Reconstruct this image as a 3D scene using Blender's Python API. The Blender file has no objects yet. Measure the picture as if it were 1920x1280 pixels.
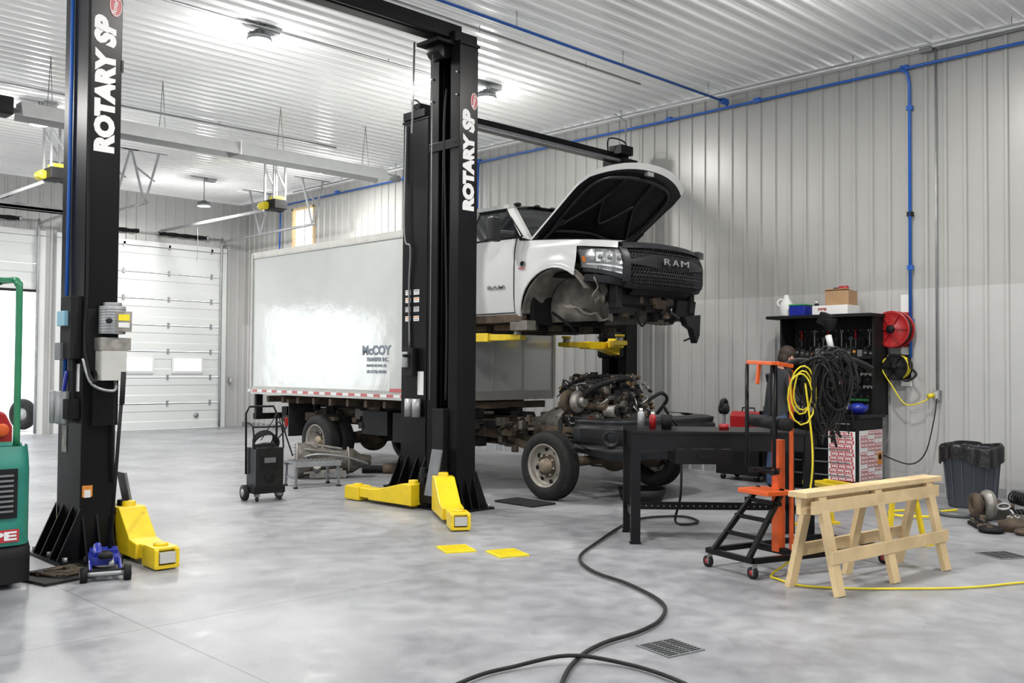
import bpy, bmesh, math, random
from mathutils import Vector, Matrix
random.seed(7)
SC=bpy.context.scene; COL=bpy.context.collection
SC.view_settings.view_transform='Standard'
rad=math.radians
# ---------------------------------------------------------------- materials
def mat(name,col,rough=.5,metal=0.,var=.08,scale=6.,bump=0.,col2=None,thr=.55,emit=0.,spec=None,rvar=0.):
    m=bpy.data.materials.new(name); m.use_nodes=True; nt=m.node_tree; N=nt.nodes; L=nt.links
    b=N['Principled BSDF']; b.inputs['Metallic'].default_value=metal; b.inputs['Roughness'].default_value=rough
    if spec is not None: b.inputs['Specular IOR Level'].default_value=spec
    tc=N.new('ShaderNodeTexCoord'); nz=N.new('ShaderNodeTexNoise'); nz.inputs['Scale'].default_value=scale; nz.inputs['Detail'].default_value=5
    L.new(tc.outputs['Object'],nz.inputs['Vector'])
    cr=N.new('ShaderNodeValToRGB'); e=cr.color_ramp.elements
    e[0].position=.3; e[1].position=.7
    e[0].color=[c*(1-var) for c in col]+[1]; e[1].color=[min(1,c*(1+var)) for c in col]+[1]
    if col2:
        x=cr.color_ramp.elements.new(min(.95,thr+.15)); x.color=list(col2)+[1]; e[1].position=thr if e[1].position>thr else e[1].position
    L.new(nz.outputs['Fac'],cr.inputs['Fac']); L.new(cr.outputs['Color'],b.inputs['Base Color'])
    if rvar:
        mr=N.new('ShaderNodeMapRange'); mr.inputs['To Min'].default_value=max(.02,rough-rvar); mr.inputs['To Max'].default_value=rough+rvar
        L.new(nz.outputs['Fac'],mr.inputs['Value']); L.new(mr.outputs['Result'],b.inputs['Roughness'])
    if bump:
        bp=N.new('ShaderNodeBump'); bp.inputs['Strength'].default_value=bump; bp.inputs['Distance'].default_value=.02
        L.new(nz.outputs['Fac'],bp.inputs['Height']); L.new(bp.outputs['Normal'],b.inputs['Normal'])
    if emit:
        b.inputs['Emission Color'].default_value=list(col)+[1]; b.inputs['Emission Strength'].default_value=emit
    return m
black=mat('black_paint',(.005,.005,.006),.3,var=.2,scale=3,spec=.18)
blackm=mat('black_matte',(.008,.008,.009),.6,var=.3,spec=.22)
plastic=mat('black_plastic',(.010,.011,.013),.42,var=.3,scale=9,spec=.3)
gmesh=mat('grille_plastic',(.030,.032,.036),.3,var=.2)
rubber=mat('tire_rubber',(.013,.013,.013),.7,var=.35,scale=14,bump=.2,spec=.3)
yellow=mat('yellow_paint',(.74,.53,.012),.38,var=.08,scale=8,col2=(.40,.27,.03),thr=.66)
yellow2=mat('yellow_plastic',(.72,.59,.02),.5)
orange=mat('orange_paint',(.60,.09,.013),.4)
red=mat('red_paint',(.32,.009,.011),.35)
dred=mat('red_emblem',(.34,.012,.02),.4,var=.02)
blue=mat('blue_pipe',(.013,.10,.42),.4)
blued=mat('blue_enamel',(.013,.025,.28),.3)
teal=mat('teal_paint',(.013,.17,.13),.4,var=.15)
green=mat('green_paint',(.012,.16,.07),.4)
white=mat('white_paint',(.57,.58,.58),.16,var=.03,scale=2)
lett=mat('white_vinyl',(.68,.68,.68),.5,var=.02)
chrl=mat('satin_chrome_letter',(.30,.31,.32),.3,.4,var=.02)
grlett=mat('slate_vinyl',(.15,.18,.22),.5,var=.02)
boxw=mat('box_aluminium_white',(.55,.57,.56),.12,.25,var=.04,scale=1.3,bump=.5,spec=.8)
rail=mat('aluminium_rail',(.42,.42,.40),.4,.5)
silver=mat('silver_metal',(.55,.55,.55),.3,.9)
castal=mat('cast_aluminium',(.28,.265,.245),.5,.6,var=.35,scale=12,bump=.3)
castd=mat('dirty_cast_iron',(.115,.105,.09),.55,.5,var=.5,scale=14,bump=.3)
rimm=mat('dusty_wheel_steel',(.33,.31,.275),.5,.4,var=.22,scale=10,bump=.1)
hubm=mat('bronze_dusty_hub',(.25,.205,.15),.55,.4,var=.35,scale=14,bump=.2)
galv=mat('galvanised_steel',(.33,.34,.35),.45,.6,var=.15)
lightgr=mat('heater_grey',(.46,.47,.47),.35,.2,var=.06)
greyp=mat('grey_steel',(.17,.18,.19),.45,.3,var=.15)
rust=mat('dirty_steel',(.085,.062,.043),.75,.3,var=.45,scale=9,bump=.3)
dirt=mat('dusty_liner',(.17,.158,.138),.85,var=.5,scale=5,bump=.4)
engm=mat('engine_iron',(.045,.042,.038),.5,.5,var=.5,scale=15,bump=.3)
brass=mat('brass_bits',(.2,.13,.06),.5,.7)
glass=mat('dark_glass',(.012,.015,.017),.05,var=.1)
lens=mat('headlamp_lens',(.38,.39,.41),.06,.7,var=.35,scale=14)
amber=mat('amber_lens',(.5,.13,.02),.2)
pine=mat('pine_wood',(.60,.45,.25),.6,var=.16,scale=4,col2=(.45,.29,.14),thr=.62)
card=mat('cardboard',(.34,.21,.11),.8)
jeans=mat('denim',(.045,.08,.16),.9,var=.3,scale=30)
jack_=mat('jacket_cloth',(.025,.027,.031),.9)
skinm=mat('skin',(.45,.25,.17),.5,var=.05)
hairm=mat('hair',(.03,.018,.012),.7)
redstrip=mat('reflective_red',(.42,.10,.10),.35)
liner=mat('bin_liner',(.007,.007,.008),.3,bump=.5,scale=14)
canp=mat('grey_bin_plastic',(.06,.07,.088),.5)
poster=mat('decal_red',(.42,.02,.03),.4,var=.02)
greenl=mat('decal_green',(.04,.28,.08),.4,var=.02)
bluel=mat('light_blue_plastic',(.21,.42,.53),.4)
lampm=mat('lamp_face',(1,.98,.93),.3,emit=14,var=.0)
bright=mat('light_grey_plastic',(.46,.46,.44),.4)
orangestk=mat('orange_sticker',(.6,.22,.03),.4,var=.02)
daym=mat('window_daylight',(.9,.93,.95),.2,emit=1.0,var=.02)

def floor_mat():
    m=bpy.data.materials.new('polished_concrete'); m.use_nodes=True; nt=m.node_tree; N=nt.nodes; L=nt.links; b=N['Principled BSDF']
    tc=N.new('ShaderNodeTexCoord'); 
    def nz(s,d,dist=0,r=.7):
        n=N.new('ShaderNodeTexNoise'); n.inputs['Scale'].default_value=s; n.inputs['Detail'].default_value=d; n.inputs['Roughness'].default_value=r; n.inputs['Distortion'].default_value=dist; L.new(tc.outputs['Object'],n.inputs['Vector']); return n
    a=nz(.9,7,.2,.55); c=nz(4.5,8,.1,.62); g=nz(60,4,.0,.6)
    mx=N.new('ShaderNodeMath'); mx.operation='MULTIPLY_ADD'; mx.inputs[1].default_value=.6
    L.new(c.outputs['Fac'],mx.inputs[0]); L.new(a.outputs['Fac'],mx.inputs[2])
    m2=N.new('ShaderNodeMath'); m2.operation='MULTIPLY_ADD'; m2.inputs[1].default_value=.22; L.new(g.outputs['Fac'],m2.inputs[0]); L.new(mx.outputs[0],m2.inputs[2])
    cr=N.new('ShaderNodeValToRGB'); e=cr.color_ramp.elements
    mr0=N.new('ShaderNodeMapRange'); mr0.inputs['From Min'].default_value=.62; mr0.inputs['From Max'].default_value=1.2; L.new(m2.outputs[0],mr0.inputs['Value'])
    e[0].position=.0; e[0].color=(.175,.18,.197,1); e[1].position=1.; e[1].color=(.35,.357,.38,1)
    for p_,c_ in ((.3,(.218,.223,.241,1)),(.55,(.262,.268,.288,1)),(.75,(.302,.308,.329,1))):
        k=cr.color_ramp.elements.new(p_); k.color=c_
    L.new(mr0.outputs['Result'],cr.inputs['Fac'])
    sp=N.new('ShaderNodeSeparateXYZ'); L.new(tc.outputs['Object'],sp.inputs[0])
    last=None
    for ax,per,off in (('X',4.6,2.1),('Y',4.4,1.2)):
        ad=N.new('ShaderNodeMath'); ad.operation='ADD'; ad.inputs[1].default_value=off+46; L.new(sp.outputs[ax],ad.inputs[0])
        mo=N.new('ShaderNodeMath'); mo.operation='MODULO'; mo.inputs[1].default_value=per; L.new(ad.outputs[0],mo.inputs[0])
        lt=N.new('ShaderNodeMath'); lt.operation='LESS_THAN'; lt.inputs[1].default_value=.008; L.new(mo.outputs[0],lt.inputs[0])
        if last is None: last=lt
        else:
            mm=N.new('ShaderNodeMath'); mm.operation='MAXIMUM'; L.new(last.outputs[0],mm.inputs[0]); L.new(lt.outputs[0],mm.inputs[1]); last=mm
    mix=N.new('ShaderNodeMixRGB'); mix.inputs['Color2'].default_value=(.14,.14,.15,1); L.new(last.outputs[0],mix.inputs['Fac']); L.new(cr.outputs['Color'],mix.inputs['Color1'])
    L.new(mix.outputs[0],b.inputs['Base Color'])
    mr=N.new('ShaderNodeMapRange'); mr.inputs['From Min'].default_value=.35; mr.inputs['From Max'].default_value=.65; mr.inputs['To Min'].default_value=.30; mr.inputs['To Max'].default_value=.50
    L.new(c.outputs['Fac'],mr.inputs['Value']); L.new(mr.outputs['Result'],b.inputs['Roughness'])
    bp=N.new('ShaderNodeBump'); bp.inputs['Strength'].default_value=.06; bp.inputs['Distance'].default_value=.02; L.new(c.outputs['Fac'],bp.inputs['Height']); L.new(bp.outputs['Normal'],b.inputs['Normal'])
    return m
floorm=floor_mat()
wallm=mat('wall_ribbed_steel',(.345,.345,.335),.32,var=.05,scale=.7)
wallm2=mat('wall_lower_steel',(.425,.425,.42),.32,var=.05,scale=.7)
ceilm=mat('ceiling_ribbed_steel',(.92,.93,.93),.20,.15,var=.03,scale=.5,spec=1.)
doorw=mat('garage_door_white',(.62,.64,.64),.4,var=.03,scale=1)
gravel=mat('outdoor_gravel',(.55,.53,.5),.9,var=.3,scale=20)

# ---------------------------------------------------------------- builder
class B:
    def __init__(s,T=None): s.V=[];s.F=[];s.MI=[];s.S=[];s.mats=[];s.T=T
    def add(s,vs,fs,m,smooth=False):
        if m not in s.mats: s.mats.append(m)
        i=s.mats.index(m); o=len(s.V)
        for v in vs:
            v=Vector(v); s.V.append(s.T@v if s.T else v)
        for f in fs: s.F.append([o+k for k in f]); s.MI.append(i); s.S.append(smooth)
        return s
    def box(s,c,d,m,R=None):
        x,y,z=d[0]/2,d[1]/2,d[2]/2; c=Vector(c)
        P=[Vector(p) for p in ((-x,-y,-z),(x,-y,-z),(x,y,-z),(-x,y,-z),(-x,-y,z),(x,-y,z),(x,y,z),(-x,y,z))]
        if R: P=[R@p for p in P]
        return s.add([c+p for p in P],[(0,3,2,1),(4,5,6,7),(0,1,5,4),(1,2,6,5),(2,3,7,6),(3,0,4,7)],m)
    def bar(s,p0,p1,w,h,m,up=(0,0,1)):
        p0=Vector(p0);p1=Vector(p1);d=(p1-p0);L=d.length;d.normalize();u=Vector(up)
        if abs(d.dot(u))>.98: u=Vector((0,1,0))
        sx=d.cross(u).normalized(); uz=sx.cross(d)
        R=Matrix((d,sx,uz)).transposed()
        return s.box((p0+p1)/2,(L,w,h),m,R)
    def cyl(s,p0,p1,r,m,r1=None,n=16,smooth=True):
        return s.lathe([(0,0),(r,0),(r if r1 is None else r1,1),(0,1)],p0,p1,m,n,smooth)
    def lathe(s,prof,p0,p1,m,n=20,smooth=True,unit=True):
        p0=Vector(p0);p1=Vector(p1);d=p1-p0;L=d.length if unit else 1;d.normalize()
        a=d.orthogonal().normalized(); b=d.cross(a)
        vs=[];fs=[]
        for r,h in prof:
            for k in range(n):
                t=2*math.pi*k/n; vs.append(p0+d*h*L+(a*math.cos(t)+b*math.sin(t))*max(r,1e-4))
        for j in range(len(prof)-1):
            for k in range(n):
                k2=(k+1)%n; fs.append((j*n+k,j*n+k2,(j+1)*n+k2,(j+1)*n+k))
        return s.add(vs,fs,m,smooth)
    def tube(s,pts,r,m,n=8,curve=True,seg=6,closed=False):
        P=[Vector(p) for p in pts]
        if curve and len(P)>2:
            Q=[]
            for i in range(len(P)-1):
                a=P[max(i-1,0)];b=P[i];c=P[i+1];d=P[min(i+2,len(P)-1)]
                for k in range(seg):
                    t=k/seg; Q.append(.5*((2*b)+(c-a)*t+(2*a-5*b+4*c-d)*t*t+(3*b-a-3*c+d)*t**3))
            Q.append(P[-1]); P=Q
        vs=[];fs=[];prev=None
        for i,p in enumerate(P):
            d=(P[min(i+1,len(P)-1)]-P[max(i-1,0)])
            if d.length<1e-6: d=Vector((0,0,1))
            d.normalize()
            if prev is None: a=d.orthogonal().normalized()
            else:
                a=prev-d*prev.dot(d)
                a=a.normalized() if a.length>1e-5 else d.orthogonal().normalized()
            prev=a;b=d.cross(a)
            for k in range(n):
                t=2*math.pi*k/n; vs.append(p+(a*math.cos(t)+b*math.sin(t))*r)
        for i in range(len(P)-1):
            for k in range(n):
                k2=(k+1)%n; fs.append((i*n+k,i*n+k2,(i+1)*n+k2,(i+1)*n+k))
        fs.append(tuple(range(n-1,-1,-1))); fs.append(tuple(range((len(P)-1)*n,len(P)*n)))
        return s.add(vs,fs,m,True)
    def prism(s,poly,f,a,b,m,smooth=False):
        n=len(poly); vs=[f(p,a) for p in poly]+[f(p,b) for p in poly]
        fs=[tuple(range(n)),tuple(range(2*n-1,n-1,-1))]+[(i,(i+1)%n,n+(i+1)%n,n+i) for i in range(n)]
        return s.add(vs,fs,m,smooth)
    def grid(s,fn,nu,nv,m,smooth=True):
        vs=[fn(i/nu,j/nv) for j in range(nv+1) for i in range(nu+1)]
        fs=[(j*(nu+1)+i,j*(nu+1)+i+1,(j+1)*(nu+1)+i+1,(j+1)*(nu+1)+i) for j in range(nv) for i in range(nu)]
        return s.add(vs,fs,m,smooth)
    def ball(s,c,r,m,nu=16,nv=10):
        c=Vector(c); r=(r,r,r) if not hasattr(r,'__len__') else r
        def fn(u,v):
            t=u*2*math.pi;p=v*math.pi
            return c+Vector((r[0]*math.sin(p)*math.cos(t),r[1]*math.sin(p)*math.sin(t),r[2]*math.cos(p)))
        return s.grid(fn,nu,nv,m)
    def torus(s,c,R,r,axis,m,n=28,k=8,sq=1.):
        ax=Vector(axis).normalized();a=ax.orthogonal().normalized();b=ax.cross(a);c=Vector(c)
        def fn(u,v):
            t=u*2*math.pi;p=v*2*math.pi;d=a*math.cos(t)+b*math.sin(t)
            return c+d*(R+r*math.cos(p))+ax*(r*math.sin(p)*sq)
        return s.grid(fn,n,k,m)
    def done(s,name,parent=None,loc=(0,0,0),rot=0,bevel=0,label=None,cat=None,group=None,kind=None,solid=0):
        me=bpy.data.meshes.new(name); me.from_pydata([tuple(v) for v in s.V],[],s.F)
        for m in s.mats: me.materials.append(m)
        me.polygons.foreach_set('material_index',s.MI); me.polygons.foreach_set('use_smooth',s.S)
        bm=bmesh.new(); bm.from_mesh(me); bmesh.ops.recalc_face_normals(bm,faces=bm.faces); bm.to_mesh(me); bm.free()
        me.update()
        o=bpy.data.objects.new(name,me); COL.objects.link(o); o.location=loc; o.rotation_euler=(0,0,rot)
        if parent: o.parent=parent
        if solid: md=o.modifiers.new('s','SOLIDIFY'); md.thickness=solid
        if bevel: md=o.modifiers.new('b','BEVEL'); md.width=bevel; md.segments=2; md.limit_method='ANGLE'; md.angle_limit=rad(40)
        if label: o['label']=label
        if cat: o['category']=cat
        if group: o['group']=group
        if kind: o['kind']=kind
        return o
def thing(name,label,cat,loc=(0,0,0),rot=0,group=None):
    o=bpy.data.objects.new(name,None); COL.objects.link(o); o.location=loc; o.rotation_euler=(0,0,rot); o.empty_display_size=.2
    o['label']=label; o['category']=cat
    if group: o['group']=group
    return o
def text(body,m,c,xd,yd,w,h,parent,ext=.002,name='lettering',bold=.02,shear=0.):
    cu=bpy.data.curves.new('t','FONT'); cu.body=body; cu.size=1; cu.extrude=.001; cu.offset=bold; cu.resolution_u=3; cu.align_x='CENTER'; cu.shear=shear
    o=bpy.data.objects.new('t',cu); COL.objects.link(o); dg=bpy.context.evaluated_depsgraph_get(); dg.update()
    me=bpy.data.meshes.new_from_object(o.evaluated_get(dg)); bpy.data.objects.remove(o)
    xs=[v.co.x for v in me.vertices]; ys=[v.co.y for v in me.vertices]
    x0,x1,y0,y1=min(xs),max(xs),min(ys),max(ys); xd=Vector(xd).normalized();yd=Vector(yd).normalized();zd=xd.cross(yd);c=Vector(c)
    for v in me.vertices:
        p=v.co; q=c+xd*((p.x-(x0+x1)/2)/(x1-x0)*w)+yd*((p.y-(y0+y1)/2)/(y1-y0)*h)+zd*(p.z/.001*ext); v.co=q
    me.materials.clear(); me.materials.append(m)
    n=bpy.data.objects.new(name,me); COL.objects.link(n); n.parent=parent; return n

# ---------------------------------------------------------------- room shell
XW=12.6; YB=22.9; ZC=5.8; X0=-7.; Y0=-6.
def ribs(a,b,per=.229,rh=.02,minor=True):
    out=[(a,0)]; k=math.ceil(a/per)
    while k*per<b-.06:
        u=k*per
        if u>a+.05:
            out+=[(u-.032,0),(u-.018,rh),(u+.018,rh),(u+.032,0)]
            if minor:
                for q in (1,2):
                    m_=u+per*q/3
                    if m_<b-.05: out+=[(m_-.012,0),(m_,.006),(m_+.012,0)]
        k+=1
    out.append((b,0)); return out
def ribbed(bd,a,b,z0,z1,f,m,rh=.024,per=.245,minor=False):
    pr=ribs(a,b,per=per,rh=rh,minor=minor); vs=[f(u,o,z0) for u,o in pr]+[f(u,o,z1) for u,o in pr]; n=len(pr)
    bd.add(vs,[(i,i+1,n+i+1,n+i) for i in range(n-1)],m)
rw=lambda u,o,z:(XW-o,u,z); bw=lambda u,o,z:(u,YB-o,z); cl=lambda u,o,z:(z,u,ZC-o); lw=lambda u,o,z:(X0+o,u,z); fw=lambda u,o,z:(u,Y0+o,z)
ZS=2.62
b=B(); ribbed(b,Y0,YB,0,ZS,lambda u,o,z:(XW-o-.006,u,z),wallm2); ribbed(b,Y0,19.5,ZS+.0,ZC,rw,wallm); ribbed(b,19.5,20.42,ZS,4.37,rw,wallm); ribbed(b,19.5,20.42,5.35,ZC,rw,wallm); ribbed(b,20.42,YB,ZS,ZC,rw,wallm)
b.done('wall_right',kind='structure')
D1=(8.0,12.05); D2=(3.6,7.62); D3=(-.8,3.2); DH=4.45
b=B()
for a_,b_ in ((X0,D3[0]),(D3[1],D2[0]),(D2[1],D1[0]),(D1[1],XW)): ribbed(b,a_,b_,0,DH,bw,wallm2)
ribbed(b,X0,XW,DH,ZC,bw,wallm2); b.done('wall_back',kind='structure')
b=B()
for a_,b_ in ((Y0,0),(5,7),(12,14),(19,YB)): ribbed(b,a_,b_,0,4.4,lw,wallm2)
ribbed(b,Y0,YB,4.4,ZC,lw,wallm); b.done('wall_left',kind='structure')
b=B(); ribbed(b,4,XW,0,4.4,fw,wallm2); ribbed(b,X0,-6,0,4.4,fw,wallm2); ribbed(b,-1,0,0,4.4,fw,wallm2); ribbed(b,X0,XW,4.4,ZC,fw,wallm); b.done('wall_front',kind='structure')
b=B(); ribbed(b,Y0,YB,X0,XW,cl,ceilm,rh=.03,per=.229,minor=True); b.done('ceiling',kind='structure')
B().box(((X0+XW)/2,(Y0+YB)/2,-.05),(XW-X0,YB-Y0,.1),floorm).done('floor',kind='structure')
b=B(); b.box((3,YB+15,-.08),(60,29.9,.1),gravel); b.box((-22,8,-.08),(29.9,60,.1),gravel); b.box((3,Y0-10,-.08),(20,19.9,.1),gravel); b.done('ground_outdoors',kind='structure')
b=B(); b.box((XW-.012,(Y0+YB)/2,.06),(.02,YB-Y0,.12),galv); b.done('baseboard_right',kind='structure')
b=B(); b.box((XW-.06,(Y0+YB)/2,ZC-.04),(.12,YB-Y0,.08),ceilm); b.box(((X0+XW)/2,YB-.06,ZC-.04),(XW-X0,.12,.08),ceilm); b.box((XW-.06,YB-.06,ZC/2),(.1,.1,ZC),wallm2); b.done('trim_1',kind='structure')
for i,(a_,b_) in enumerate((D1,D2,D3)):
    b=B()
    for x in (a_,b_): b.box((x,YB-.03,DH/2),(.14,.12,DH),doorw)
    b.box(((a_+b_)/2,YB-.03,DH+.05),(b_-a_+.14,.12,.12),doorw); b.done('trim_%d'%(i+2),kind='structure')
b=B(); 
for y in (19.5,20.42): b.box((XW,y,4.86),(.1,.05,1.03),pine)
for z in (4.37,5.35): b.box((XW,19.96,z),(.1,.97,.05),pine)
b.box((XW+.02,19.96,4.86),(.02,.03,.95),bright); b.done('window_1',kind='structure')
def section(b,x0,x1,z0,z1,y,win=False,horiz=False):
    f=(lambda p,t:(t,y+p[0],p[1])) if not horiz else (lambda p,t:(t,y+p[1]-z0,4.62+p[0]))
    h=z1-z0
    poly=[(.05,z0+.006),(0,z0+.012),(0,z0+h*.3),(.012,z0+h*.33),(.012,z0+h*.67),(0,z0+h*.7),(0,z1-.03),(.015,z1-.006),(.05,z1-.006)]
    b.prism(poly,f,x0,x1,doorw)
b=B(); n=7; h=DH/n
for i in range(n): section(b,D1[0]+.06,D1[1]-.06,i*h,(i+1)*h,YB-.06)
for i in range(n):
    b.box(((D1[0]+D1[1])/2,YB-.062,(i+1)*h-.012),(D1[1]-D1[0]-.12,.012,.014),greyp)
    for k in range(4):
        x=D1[0]+.35+k*1.12
        b.box((x,YB-.075,(i+1)*h-.0),(.05,.03,.12),galv)
for x in (9.83,11.10):
    b.box((x,YB-.075,2.5*h-.02),(.82,.03,.42),doorw); b.box((x,YB-.10,2.5*h-.02),(.7,.03,.3),daym)
b.cyl((11.35,YB-.09,.32),(11.35,YB-.05,.32),.06,galv)
b.done('door_1',kind='structure')
for i_,D_ in ((2,D2),(3,D3)):
    b=B()
    for i in (5,6): section(b,D_[0]+.06,D_[1]-.06,i*h-.0,(i+1)*h,YB-.06)
    for i in range(4): section(b,D_[0]+.06,D_[1]-.06,i*h,(i+1)*h,YB-.5-4*h,horiz=True)
    b.box(((D_[0]+D_[1])/2,YB-.085,5*h+.02),(D_[1]-D_[0]-.12,.03,.06),rubber)
    b.done('door_%d'%i_,kind='structure')
def door_gear(a_,b_,xo,label):
    r=thing('garage_door_hardware',label,'garage door track',((a_+b_)/2,YB,DH))
    hx=(b_-a_)/2-.1
    for s in (-1,1):
        b=B()
        b.tube([(s*hx,-.12,-DH+.02),(s*hx,-.12,-.05),(s*hx,-.25,.18),(s*hx,-.55,.27),(s*hx,-4.4,.30)],.03,galv,n=6,seg=5)
        b.done('track',r)
        for yy in (-2.0,-4.3):
            b=B(); b.bar((s*hx,yy,.28),(s*hx-.28,yy,1.33),.035,.035,galv); b.bar((s*hx,yy,.28),(s*hx+.28,yy,1.33),.035,.035,galv); b.bar((s*hx-.2,yy,1.0),(s*hx+.2,yy,.75),.03,.03,galv)
            b.bar((s*hx-.45,yy,1.33),(s*hx+.45,yy,1.33),.04,.04,galv)
            b.done('angle_iron_bracket',r)
    b=B(); b.cyl((-hx,-.16,.32),(hx,-.16,.32),.014,galv,n=8); b.done('torsion_shaft',r)
    for s in (-1,1):
        b=B()
        pts=[]
        for i in range(0,200): 
            t=i/199; pts.append((s*(.25+1.25*t),-.16+.045*math.cos(i*1.6),.32+.045*math.sin(i*1.6)))
        b.tube(pts,.012,blackm,n=5,curve=False); b.cyl((s*1.48,-.16,.32),(s*1.54,-.16,.32),.06,galv); b.done('torsion_spring',r)
    o=thing('garage_door_opener',"yellow and black motorised garage door opener hung from the ceiling",'door opener',(xo,17.4,4.72))
    b=B(); b.box((0,0,.12),(.30,.42,.2),blackm); b.box((0,-.05,.24),(.22,.25,.09),yellow2); b.cyl((-.2,0,.1),(-.2,.25,.1),.08,yellow2); b.box((.18,.1,.1),(.08,.2,.18),blackm); b.done('motor_housing',o,bevel=.015)
    b=B(); b.bar((0,.2,.06),(0,5.3,.1),.05,.06,galv); b.cyl((-.1,.25,.06),(.1,.25,.06),.06,galv); b.done('rail',o)
    b=B()
    for y in (-.15,.2):
        b.bar((-.13,y,.2),(-.13,y,1.05),.035,.035,galv); b.bar((.13,y,.2),(.13,y,1.05),.035,.035,galv); b.bar((-.13,y,.9),(.13,y,.45),.03,.03,galv)
        b.bar((-.4,y,1.05),(.4,y,1.05),.04,.04,galv)
    b.done('hanger',o)
    b=B(); b.tube([(0,3.4,.05),(.02,3.4,-.4),(.05,3.5,-.75)],.005,greyp,n=5); b.done('release_cord',o)
door_gear(D1[0],D1[1],10.3,"galvanised tracks, brackets and springs over the closed white garage door")
door_gear(D2[0],D2[1],6.0,"galvanised tracks, brackets and springs over the raised garage door")
h_=thing('tube_heater',"long pale grey overhead radiant tube heater with reflector hood",'heater',(7.3,13.9,4.87))
b=B(); b.prism([(-.19,0),(-.10,.21),(.10,.21),(.19,0),(.18,0),(.09,.20),(-.09,.20),(-.18,0)],lambda p,t:(t,p[0],p[1]),-3.0,3.1,lightgr); b.box((.2,0,.11),(.02,.38,.23),lightgr); b.done('reflector_hood',h_)
b=B(); b.cyl((-3.1,0,.09),(3.3,0,.09),.04,rail,n=12); b.cyl((3.1,0,.10),(3.45,0,.10),.06,galv); b.done('heat_tube',h_)
b=B(); b.box((-3.45,0,.12),(.7,.3,.24),blackm); b.done('burner_box',h_,bevel=.02)
for x in (-2.6,-1,1,2.7):
    b=B(); b.tube([(x,-.1,.21),(x,0,.93),(x,.1,.21)],.006,galv,n=5,curve=False); b.done('hanging_chain',h_)
def highbay(loc,rod):
    r=thing('high_bay_light',"round lit high-bay ceiling light with dark finned housing",'ceiling light',loc,group='high-bay ceiling lights')
    b=B(); b.lathe([(0,.12),(.06,.12),(.07,.055),(.145,.04),(.155,0),(.14,-.01)],(0,0,0),(0,0,1),greyp,24,unit=False)
    for k in range(12):
        t=k*math.pi/6; b.bar((.06*math.cos(t),.06*math.sin(t),.075),(.14*math.cos(t),.14*math.sin(t),.055),.006,.045,greyp)
    b.done('lamp_housing',r)
    B().lathe([(0,0),(.132,0),(.137,.004),(0,.006)],(0,0,-.012),(0,0,1),lampm,24,unit=False).done('lamp_lens',r)
    b=B(); b.tube([(0,0,.11),(0,0,rod)],.012,galv,curve=False,n=6); b.box((.15,0,rod-.05),(.2,.14,.08),galv); b.bar((-.3,0,rod-.02),(.3,0,rod-.02),.04,.03,galv); b.done('hanger',r)
    ld=bpy.data.lights.new('bay','AREA'); ld.shape='DISK'; ld.size=.28; ld.energy=LP; ld.color=(1,.97,.92)
    lo=bpy.data.objects.new('bay_lamp',ld); COL.objects.link(lo); lo.parent=r; lo.location=(0,0,-.03)
    ld=bpy.data.lights.new('ceiling_fill','POINT'); ld.shadow_soft_size=.1; ld.energy=55; ld.color=(1,.98,.95)  # extra point light below each fixture, added to brighten the ceiling
    lo=bpy.data.objects.new('ceiling_fill_lamp',ld); COL.objects.link(lo); lo.parent=r; lo.location=(0,0,-.22)
LP=150
for x,y,z in ((6.07,10.69,5.60),(9.7,10.45,5.56),(11.06,16.8,5.55),(5.35,16.3,5.4),(10.2,20.3,5.15),(9.25,4.55,5.62),(4.6,4.8,5.6),(4.5,20.3,5.15),(9.5,-.5,5.6),(4.5,-.5,5.6),(0,4.8,5.6),(0,10,5.6),(0,15,5.5)):
    highbay((x,y,z),ZC-z)
def strut(name,label,pts,r,m,n=8,clips=()):
    b=B(); b.tube(pts,r,m,n=n,curve=False)
    for p in clips: b.tube([p,(p[0],p[1],ZC)],.007,galv,n=5,curve=False)
    return b.done(name,label=label,cat='pipe')
strut('ceiling_conduit',"thin galvanised conduit run under the ceiling feeding the lights",[(-6,10.6,5.74),(8.8,10.6,5.74)],.018,galv,clips=[(x,10.6,5.74) for x in range(-4,9,2)])
strut('ceiling_conduit',"thin galvanised conduit run under the ceiling feeding the lights",[(-6,15.4,5.72),(10.4,15.4,5.72)],.018,galv,clips=[(x,15.4,5.72) for x in range(-4,11,2)])
strut('ceiling_conduit',"galvanised conduit running beside the blue air line",[(-6,8.75,5.74),(11.2,8.75,5.74)],.016,galv,clips=[(x,8.75,5.7) for x in range(-4,12,2)])
strut('ceiling_conduit',"galvanised conduit run along the top of the side wall",[(12.3,-2,5.7),(12.3,20,5.7)],.016,galv,clips=[(12.3,y,5.7) for y in range(0,20,2)])
strut('ceiling_conduit',"galvanised conduit dropping to the second lift",[(12.0,9.9,5.66),(12.3,9.9,5.6),(12.3,9.9,5.05)],.014,galv)
b=B(); b.tube([(-6,8.1,5.6),(12.45,8.1,5.6)],.02,blue,curve=False); b.box((12.42,8.1,5.6),(.16,.07,.07),blue)
for x in (-4,-2,0,2,4,6,8,10,12): b.tube([(x,8.1,5.6),(x,8.1,ZC)],.007,galv,n=5,curve=False)
b.tube([(12.45,8.1,5.6),(12.5,8.1,5.55)],.02,blue,curve=False)
b.tube([(12.52,-3,5.55),(12.52,21.5,5.5)],.02,blue,curve=False)
for y in (0,3,5.4,7.6,9.2,11.5,13.7,16,18.5): b.box((12.53,y,5.54),(.06,.1,.07),blue)
b.tube([(12.52,5.45,5.54),(12.46,5.4,5.5),(12.46,5.33,5.44),(12.52,5.33,5.3),(12.52,5.33,1.72)],.022,blue,curve=False)
for z in (5.0,3.6,2.9,2.2): b.box((12.53,5.33,z),(.06,.07,.06),blue if z!=3.6 else blackm)
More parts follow.
